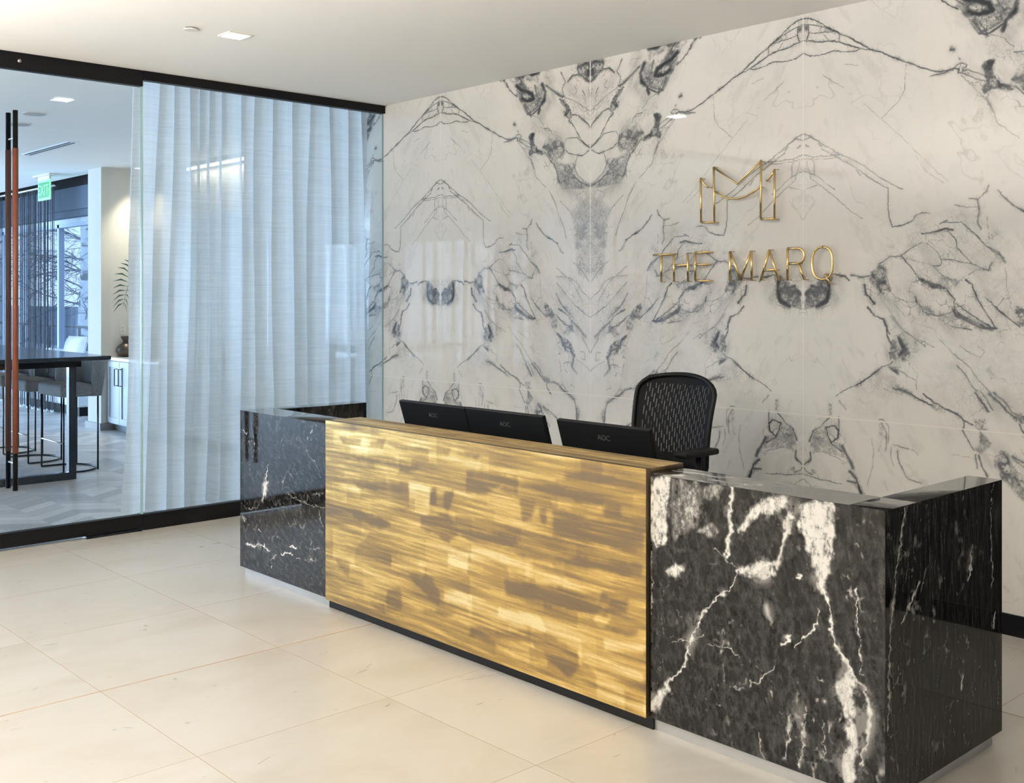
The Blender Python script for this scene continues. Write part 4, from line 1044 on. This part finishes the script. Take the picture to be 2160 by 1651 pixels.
# ------------------------------------------------------------------ sheer curtain
def curtain():
    nu_, nz_ = 1100, 50; vs = []; fs = []; rnd = random.Random(3)
    folds = []; y = 0
    while y < 1: folds.append((y, rnd.uniform(.5, 1.0))); y += rnd.uniform(.035, .085)
    knots = [0]
    while knots[-1] < 1: knots.append(knots[-1]+rnd.choice((.038, .052, .07, .095)))
    amps = [rnd.uniform(.45, 1) for _ in knots]; drift = [rnd.uniform(-.012, .012) for _ in knots]
    def wav(s, t):
        for i in range(len(knots)-1):
            a = knots[i]+(drift[i]*(1-t) if i else 0); c = knots[i+1]+drift[i+1]*(1-t)
            if s < c or i == len(knots)-2:
                k = min(max((s-a)/(c-a), 0), 1); e = min(k, 1-k)*(c-a)
                return amps[i]*math.sin(PI*k)**.8-(.5+.9*amps[i])*math.exp(-(e/.0075)**2)
        return 0
    for j in range(nz_+1):
        t = j/nz_; z = .052*H+t*(1.945-.052)*H
        for i in range(nu_+1):
            s = i/nu_
            s2 = s+.006*math.sin(t*4+s*9)+.004*math.sin(t*7+s*31)
            x = -4.612*H+.050*wav(min(max(s2, 0), .9999), t)*(1.1-.35*t)+.004*math.sin(s*140)*(1-.3*t)+.008*math.sin(s*23+t*2.2)
            yl = 1.958+.05*t; yr = 3.262-.035*t
            y = (yl+(yr-yl)*s)*H
            y = min(y, WY-.012)
            if j == 0: z_ = z+.012*math.sin(s*23)
            else: z_ = z
            vs.append((x, y, z_))
    for j in range(nz_):
        for i in range(nu_): a = j*(nu_+1)+i; fs.append((a, a+1, a+nu_+2, a+nu_+1))
    t = thing('sheer_curtain', (-4.606*H, 2.6*H, 0), 'floor-length pale grey sheer curtain hanging in folds behind the glass', 'curtain')
    MB().add(vs, fs).build('sheer_fabric', M_sheer, t, smooth=True)
    MB().box(-4.63*H, -4.585*H, 1.96*H, WY-.005, 1.945*H, 1.9655*H).build('curtain_track', M_trimw, t)
curtain()

# ------------------------------------------------------------------ lounge furniture
TZ = .675*H
tb = thing('bar_table', (-7.0*H, 1.93*H, 0), 'high black bar table on a square tube frame beyond the glass door', 'table')
MB().box(-8.2*H, -5.86*H, 1.45*H, 2.415*H, TZ-.035, TZ).build('tabletop', M_darkwood, tb, bevel=.003)
MB().box(-8.1*H, -5.96*H, 1.55*H, 2.29*H, TZ-.095, TZ-.036).build('apron', M_black, tb)
for x in (-6.01*H, -8.05*H):
    MB().box(x-.032, x+.032, 2.235*H, 2.275*H, 0, TZ-.095).box(x-.032, x+.032, 1.6*H, 1.64*H, 0, TZ-.095).box(x-.032, x+.032, 1.64*H, 2.235*H, 0, .065).build('leg_frame', M_darkwood, tb, bevel=.002)
def make_stool():
    r = thing('bar_stool', (0, 0, 0), 'x', 'stool', 'bar stools')
    W2 = .185*H
    MB().box(-W2, W2, -.02, .30, .43*H, .50*H).build('seat', M_fabric, r, bevel=.03, seg=4)
    # wrapped backrest: plan is a shallow U, leaning outwards
    vs = []; fs = []; n = 24
    prof = []
    for k in range(n+1):
        a = PI*k/n; prof.append((math.cos(a), math.sin(a)))
    def P(k, t, inner):
        c, s = prof[k]; e = .035 if inner else 0
        x = (W2-e)*(abs(c)**.45)*(1 if c > 0 else -1)*(1+.03*t); y = .26+(.13-e+.055*t)*(s**.6)
        return (x, y, (.43+.20*t)*H)
    for t in (0, .5, 1):
        for inn in (0, 1):
            for k in range(n+1): vs.append(P(k, t, inn))
    m = n+1
    for a in range(2):
        for k in range(n):
            o0 = a*2*m; o1 = (a+1)*2*m
            fs.append((o0+k, o0+k+1, o1+k+1, o1+k)); fs.append((o0+m+k+1, o0+m+k, o1+m+k, o1+m+k+1))
    for k in range(n): fs.append((4*m+k, 4*m+k+1, 5*m+k+1, 5*m+k)); fs.append((k+1, k, m+k, m+k+1))
    for a in range(2):
        for k in (0, n): fs.append((a*2*m+k, a*2*m+m+k, (a+1)*2*m+m+k, (a+1)*2*m+k))
    MB().add(vs, fs).build('backrest', M_fabric, r, smooth=True)
    for s in (-1, 1):
        MB().tube([(s*(W2-.02), .012, .43*H), (s*(W2-.02), .012, .0085)], .0085, 8).build('leg', M_rod, r, smooth=True)
        MB().tube([(s*(W2-.04), .33, .43*H), (s*(W2-.04), .33, .0085)], .0085, 8).build('leg', M_rod, r, smooth=True)
    ring = [(s*(W2-.02), 0.012, .009) for s in (1,)]
    for k in range(17):
        a = PI*k/16; ring.append(((W2-.02)*math.cos(a), .15+.24*math.sin(a), .009))
    ring.append((-(W2-.02), .012, .009))
    MB().tube(ring, .0085, 8).build('base_ring', M_rod, r, smooth=True)
    MB().tube([(-(W2-.02), .012, .17*H), (W2-.02, .012, .17*H)], .0075, 8).build('footrest', M_steel, r, smooth=True)
    return r
st = make_stool(); spots = [(-6.37, 2.275, 'grey upholstered bar stool nearest the curtain, under the near end of the table'),
     (-6.88, 2.255, 'grey upholstered bar stool in the middle of the three at the table'), (-7.37, 2.27, 'grey upholstered bar stool farthest from the curtain, cut by the left edge of view')]
for i, (x, y, lb) in enumerate(spots):
    o = st if i == 0 else copy_tree(st); o.location = (x*H, y*H, 0); o['label'] = lb
    if 'group' in o: del o['group']

# low cabinets in the niche
cb = thing('sideboard', (-7.6*H, 3.42*H, 0), 'low pale blue-grey sideboard with long black handles beside the cream wall', 'cabinet')
MB().box(-8.045*H, -7.16*H, 3.30*H, 3.61*H, .05*H, .525*H).build('cabinet_body', M_cab, cb)
MB().box(-8.045*H, -7.16*H, 3.335*H, 3.61*H, 0, .05*H).build('toe_kick', mat('toe_kick_grey', (.22,.25,.28), .6), cb)
MB().box(-8.048*H, -7.155*H, 3.275*H, 3.615*H, .525*H, .545*H).build('countertop', M_stone, cb, bevel=.002)
for k in range(4):
    a, b = (-8.045+k*.22)*H, (-8.045+(k+1)*.22)*H
    mb = MB().box(a+.004, b-.004, 3.292*H, 3.299*H, .058*H, .518*H)
    for q in ((a+.004, a+.06, .058*H, .518*H), (b-.06, b-.004, .058*H, .518*H), (a+.06, b-.06, .058*H, .1*H), (a+.06, b-.06, .476*H, .518*H)): mb.box(q[0], q[1], 3.284*H, 3.292*H, q[2], q[3])
    d = mb.build('door', M_cab, cb)
    hx = b-.055 if k % 2 == 0 else a+.055
    sub(MB().tube([(hx, 3.284*H, .465*H), (hx, 3.284*H-.035, .465*H), (hx, 3.284*H-.035, .342*H), (hx, 3.284*H, .342*H)], .006, 8), 'handle', M_black, d, cb)
vz = thing('vase', (-7.985*H, 3.40*H, .545*H), 'round bronze vase with a narrow flared neck on the sideboard', 'vase')
MB().lathe([(.040,0),(.075,.02),(.104,.062),(.108,.088),(.098,.12),(.066,.152),(.036,.172),(.028,.192),(.036,.21),(.054,.232),(.056,.25),(.050,.252),(.03,.23)], (-7.985*H, 3.40*H, .545*H), 36).build('vase_body', M_vase, vz, smooth=True)
MB().tube([(-7.985*H+.031*math.cos(k*PI/12), 3.40*H+.031*math.sin(k*PI/12), .545*H+.19) for k in range(24)], .004, 6, closed=True).build('neck_ring', M_vase, vz, smooth=True)
# potted palm further along the counter
px_, py_ = -7.62*H, 3.44*H
pp = thing('potted_palm', (px_, py_, .545*H), 'green palm with narrow arching leaves on the sideboard, half hidden by the curtain', 'plant')
MB().lathe([(.06,0),(.09,.03),(.10,.16),(.085,.24),(.09,.26),(.08,.26),(.06,.24)], (px_, py_, .545*H), 28).build('pot', M_vase, pp, smooth=True)
rnd = random.Random(8)
for k in range(7):
    a = PI+.15+(k-3)*.62; L = rnd.uniform(.22, .30); up = rnd.uniform(.42, .62)
    if k == 3: a = PI+.12; L = .30; up = .40
    if k == 4: a = PI-.35; L = .28; up = .55
    spine = [Vector((px_+math.cos(a)*L*t**1.2, py_+math.sin(a)*L*t**1.2*.45, .545*H+.26+up*math.sin(t*1.75))) for t in [i/10 for i in range(11)]]
    mb = MB().tube(spine, .004, 6, r2=.002)
    for i in range(3, 11):
        p = spine[i]; tdir = (spine[i]-spine[i-1]).normalized()
        for s in (-1, 1):
            dv = (tdir*.8+Vector((0, 0, 1)).cross(tdir)*s*.35+Vector((0,0,-.35 if s < 0 else .45))).normalized()
            ll = .20-.012*i; e = p+dv*ll; mid = p+dv*ll*.5+Vector((0,0,.012)); w_ = Vector((0,0,.009))
            mb.add([p, mid+w_, e, mid-w_, mid+Vector((.002,.004,0))], [(0,1,4),(1,2,4),(2,3,4),(3,0,4)])
    mb.build('frond', M_leaf, pp)
sp_ = [Vector((a*H, 3.43*H-.02*i, c*H)) for i, (a, c) in enumerate([(-7.62,.70),(-7.66,.95),(-7.70,1.13),(-7.77,1.20),(-7.82,1.17),(-7.845,1.11),(-7.855,1.05),(-7.86,.99),(-7.86,.93)])]
mb = MB().tube(sp_, .004, 6, r2=.002)
for i in range(11):
    f_ = 2.6+i*.5; k = min(int(f_), len(sp_)-2); p = sp_[k].lerp(sp_[k+1], f_-k)
    for s in (-1, 1):
        dv = Vector((s, -.25, .75-.13*i)).normalized(); ll = .31-.012*abs(i-4); mid = p+dv*ll*.5+Vector((0,0,.022)); e = p+dv*ll-Vector((0,0,.012))
        mb.add([p, mid+Vector((0,0,.011)), e, mid-Vector((0,0,.011)), mid+Vector((0,.006,0))], [(0,1,4),(1,2,4),(2,3,4),(3,0,4)])
mb.build('frond', M_leaf, pp)
t = thing('wall_outlet', (-8.05*H, 3.405*H, .75*H), 'small white outlet plate on the cream wall above the vase', 'outlet')
MB().box(-8.05*H, -8.05*H+.006, 3.385*H, 3.425*H, .715*H, .785*H).build('plate', M_trimw, t, bevel=.002)
MB().box(-8.05*H+.006, -8.05*H+.007, 3.397*H, 3.413*H, .755*H, .772*H).box(-8.05*H+.006, -8.05*H+.007, 3.397*H, 3.413*H, .728*H, .745*H).build('socket', M_cab, t)

# sofa with pillow by the window
sf = thing('window_sofa', (-9.9*H, 3.5*H, 0), 'white upholstered sofa by the far window beyond the bar table', 'sofa')
MB().box(-10.3*H, -9.1*H, 3.46*H, 3.68*H, .12, .42).build('seat', M_white_f, sf, bevel=.03)
MB().box(-10.3*H, -9.1*H, 3.61*H, 3.68*H, .42, .525*H).build('backrest', M_white_f, sf, bevel=.02)
MB().box(-9.14*H, -9.08*H, 3.46*H, 3.68*H, .12, .50*H).build('armrest', M_white_f, sf, bevel=.02)
MB().box(-10.28*H, -9.1*H, 3.48*H, 3.67*H, 0, .12).build('base', M_black, sf)
vs = []; fs = []
for j in range(9):
    for i in range(9):
        u, v_ = i/4-1, j/4-1; b = max(0, (1-u**4))*max(0, (1-v_**4)); vs.append((u*.27, -.07*b**.5, v_*.2))
for j in range(9):
    for i in range(9):
        u, v_ = i/4-1, j/4-1; b = max(0, (1-u**4))*max(0, (1-v_**4)); vs.append((u*.27, .07*b**.5, v_*.2))
for h_ in (0, 81):
    for j in range(8):
        for i in range(8):
            a = h_+j*9+i; fs.append((a, a+1, a+10, a+9) if not h_ else (a+9, a+10, a+1, a))
o = MB().add(vs, fs).build('cushion', M_white_f, smooth=True); o.location = (-9.42*H, 3.56*H, .535*H); o.rotation_euler = (-.25, 0, .1)
tag(o, 'pale cushion leaning on the white sofa by the far window', 'cushion')

# string curtains in the window pocket
def strings(x0, x1, label):
    t = thing('string_curtain', ((x0+x1)/2*H, 3.41*H, 0), label, 'curtain')
    mb = MB(); n = int((x1-x0)*H/.020); rnd = random.Random(int(abs(x0)*10))
    for i in range(n):
        x = x0*H+(x1-x0)*H*(i+.5)/n; y = 3.41*H+.045*math.sin(i*.55)+rnd.uniform(-.012, .012); w_ = rnd.uniform(.0035, .0065)
        mb.box(x-w_, x+w_, y-.002, y+.002, .03, 1.935*H)
    tag(mb.build('strings', M_string, t), kind='stuff')
    h = MB()
    for i in range(n):
        x = x0*H+(x1-x0)*H*(i+.5)/n; h.box(x-.010, x+.010, 3.41*H+.045*math.sin(i*.55)-.004, 3.41*H+.045*math.sin(i*.55)+.004, .008, .035)
    tag(h.build('hem', M_white_f, t), kind='stuff')
strings(-10.33, -9.53, 'dark string curtain hanging in front of the far window right of the door pulls')
strings(-12.1, -10.82, 'dark string curtain cut by the left edge of view behind the door pulls')
t = thing('curtain_rod', (-10.5*H, 3.41*H, 1.946*H), 'pale round curtain rod carrying the dark string curtains', 'curtain rod')
MB().tube([(-12.3*H, 3.41*H, 1.950*H), (-9.45*H, 3.41*H, 1.950*H)], .02, 14).build('rod', M_steel, t, smooth=True)
for x in (-9.7*H, -11*H): MB().tube([(x, 3.41*H, 1.950*H), (x, 3.41*H, CZ+.36)], .006, 8).build('bracket', M_steel, t)

# exit sign
ex = thing('exit_sign', (-8.88*H, 3.12*H, 1.78*H), 'green EXIT sign hanging from the lounge ceiling', 'sign')
M_exit = mat('exit_face', (.02,.25,.08), .3, emit=(.02,.42,.10), es=.45); M_exitl = mat('exit_letter', (.2,.6,.3), .3, emit=(.30,.95,.42), es=.7)
ex_x, ex_y = -8.88*H, 3.12*H
MB().box(ex_x-.21, ex_x+.21, ex_y-.008, ex_y+.008, 1.765*H, 1.925*H).build('sign_face', M_exitl, ex)
MB().box(ex_x-.185, ex_x+.185, ex_y-.0095, ex_y-.0082, 1.783*H, 1.907*H).build('green_field', M_exit, ex)
MB().box(ex_x-.3, ex_x+.3, ex_y-.05, ex_y+.05, 1.955*H, CZ).box(ex_x-.2, ex_x+.2, ex_y-.012, ex_y+.012, 1.925*H, 1.956*H).build('mount', M_trimw, ex)
add_text('EXIT', .185, .001, 'exit_lettering', M_exitl, ex, (-.02, -.0115, (1.843-1.78)*H), (PI/2, 0, 0))
add_text('>', .10, .001, 'arrow', M_exitl, ex, (.165, -.0115, (1.843-1.78)*H), (PI/2, 0, 0))

# lounge ceiling fittings
t = thing('slot_diffuser', (-7.25*H, 2.58*H, CZ), 'long narrow slot air diffuser in the lounge ceiling', 'air vent')
MB().box(-7.68*H, -6.84*H, 2.545*H, 2.615*H, CZ-.006, CZ).build('frame', M_vent_glow, t)
for y in (2.558, 2.586): MB().box(-7.66*H, -6.86*H, y*H, (y+.013)*H, CZ-.009, CZ-.0061).build('slot', M_black, t)
for x, y, lb in ((-5.93, 2.03, 'round ceiling speaker in the lounge, nearer the glass'), (-6.35, 2.09, 'round ceiling speaker in the lounge, behind the door pulls')):
    t = thing('ceiling_speaker', (x*H, y*H, CZ), lb, 'speaker')
    MB().lathe([(.085, -.010), (.085, 0)], (x*H, y*H, CZ), 32).build('grille', mat('speaker_grille', (.40,.42,.42), .8), t)
    MB().lathe([(.095, -.006), (.095, 0)], (x*H, y*H, CZ), 32).build('trim_ring', M_trimw, t)
# wall washer over the cream wall
t = thing('wall_washer', (-7.93*H, 3.47*H, CZ), 'small recessed wall washer lighting the cream wall above the vase', 'ceiling light')
MB().lathe([(.04, -.004), (.04, 0)], (-7.93*H, 3.47*H, CZ), 20).build('lens', M_emit, t)
l = bpy.data.lights.new('wall_washer_lamp', 'SPOT'); l.energy = 160; l.color = (1,.84,.60); l.spot_size = 1.5; l.spot_blend = .8; l.shadow_soft_size = .04
o = bpy.data.objects.new('wall_washer_lamp', l); COL.objects.link(o); o.location = (-7.93*H, 3.47*H, CZ-.03); o.rotation_euler = (0, -.18, 0)

# ------------------------------------------------------------------ garden outside the windows
struct(MB().box(-60, -21.31, -40, 60, -.3, -.1).box(-21.31, 5, NY+.25, 60, -.3, -.1).box(-21.31, -12.75, -40, -5.35, -.3, -.1), 'ground', M_ground)
rl = thing('terrace_railing', (-17, 7.4, -.1), 'thin dark terrace railing outside the far window', 'railing')
MB().tube([(-30, 7.4, 1.06), (-12, 7.4, 1.06)], .025, 8).build('handrail', M_rod, rl)
for k in range(13): x = -29.5+k*1.45; MB().box(x-.02, x+.02, 7.38, 7.42, -.1, 1.05).build('post', M_rod, rl)
t = tag(MB().box(-45, -14, 14.0, 14.12, -.1, 1.25).build('garden_fence', M_fence), 'blue-grey board fence across the garden behind the railing', 'fence')
t = tag(MB().box(-60, -30, 24, 34, -.1, 1.75).build('garden_building', mottled('far_wall', (.40,.46,.55), (.5,.56,.66), .4, .9)), 'low pale building far behind the birch trees', 'building')
def make_tree(seed, hgt):
    rnd = random.Random(seed); tr_ = MB(); bm_ = MB()
    pts = [Vector((0,0,-.1))]; d = Vector((0,0,1))
    for i in range(14):
        d = (d+Vector((rnd.uniform(-.05,.05), rnd.uniform(-.05,.05), .3))).normalized(); pts.append(pts[-1]+d*hgt/14)
    tr_.tube(pts, .10, 10, r2=.02)
    def br(p, d, L, r, lev):
        q = [p]; n = 5
        for i in range(n):
            d = (d+Vector((rnd.uniform(-.3,.3), rnd.uniform(-.3,.3), rnd.uniform(-.28,.16)))).normalized(); q.append(q[-1]+d*L/n)
        bm_.tube(q, r, 4, r2=r*.3)
        if lev:
            for k in range(4 if lev == 2 else 3):
                i = rnd.randint(1, n); dd = (d+Vector((rnd.uniform(-1,1), rnd.uniform(-1,1), rnd.uniform(-.7,.6)))).normalized(); br(q[i], dd, L*.6, r*.5, lev-1)
    for k in range(26):
        i = rnd.randint(2, 13); a = rnd.uniform(0, 2*PI); br(pts[i], Vector((math.cos(a), math.sin(a), rnd.uniform(.1,.8))).normalized(), rnd.uniform(.8, 1.5)*(1.15-i/22), .019, 2)
    r = thing('birch_tree', (0,0,0), 'bare birch tree in the garden outside the far window', 'tree', 'bare birch trees in the garden')
    tr_.build('trunk', M_birch, r, smooth=True); bm_.build('branches', M_twig, r); return r
T0 = make_tree(1, 8.5); T1 = make_tree(7, 10)
used = set()
for i, (x, y, rz, sc, v_) in enumerate([(-21.7, 8.4, 0, 1, 0), (-25.0, 9.6, 2, 1.05, 1), (-29.2, 11.3, 4, 1.1, 1), (-27.4, 9.2, 1.5, .9, 0), (-31.5, 9.9, .7, 1.1, 1), (-36, 12.0, 2.7, 1.2, 0), (-33.5, 13.2, 5, 1.1, 1)]):
    b = (T0, T1)[v_]
    o = b if v_ not in used else copy_tree(b); used.add(v_)
    o.location = (x, y, 0); o.rotation_euler.z = rz; o.scale = (sc,)*3
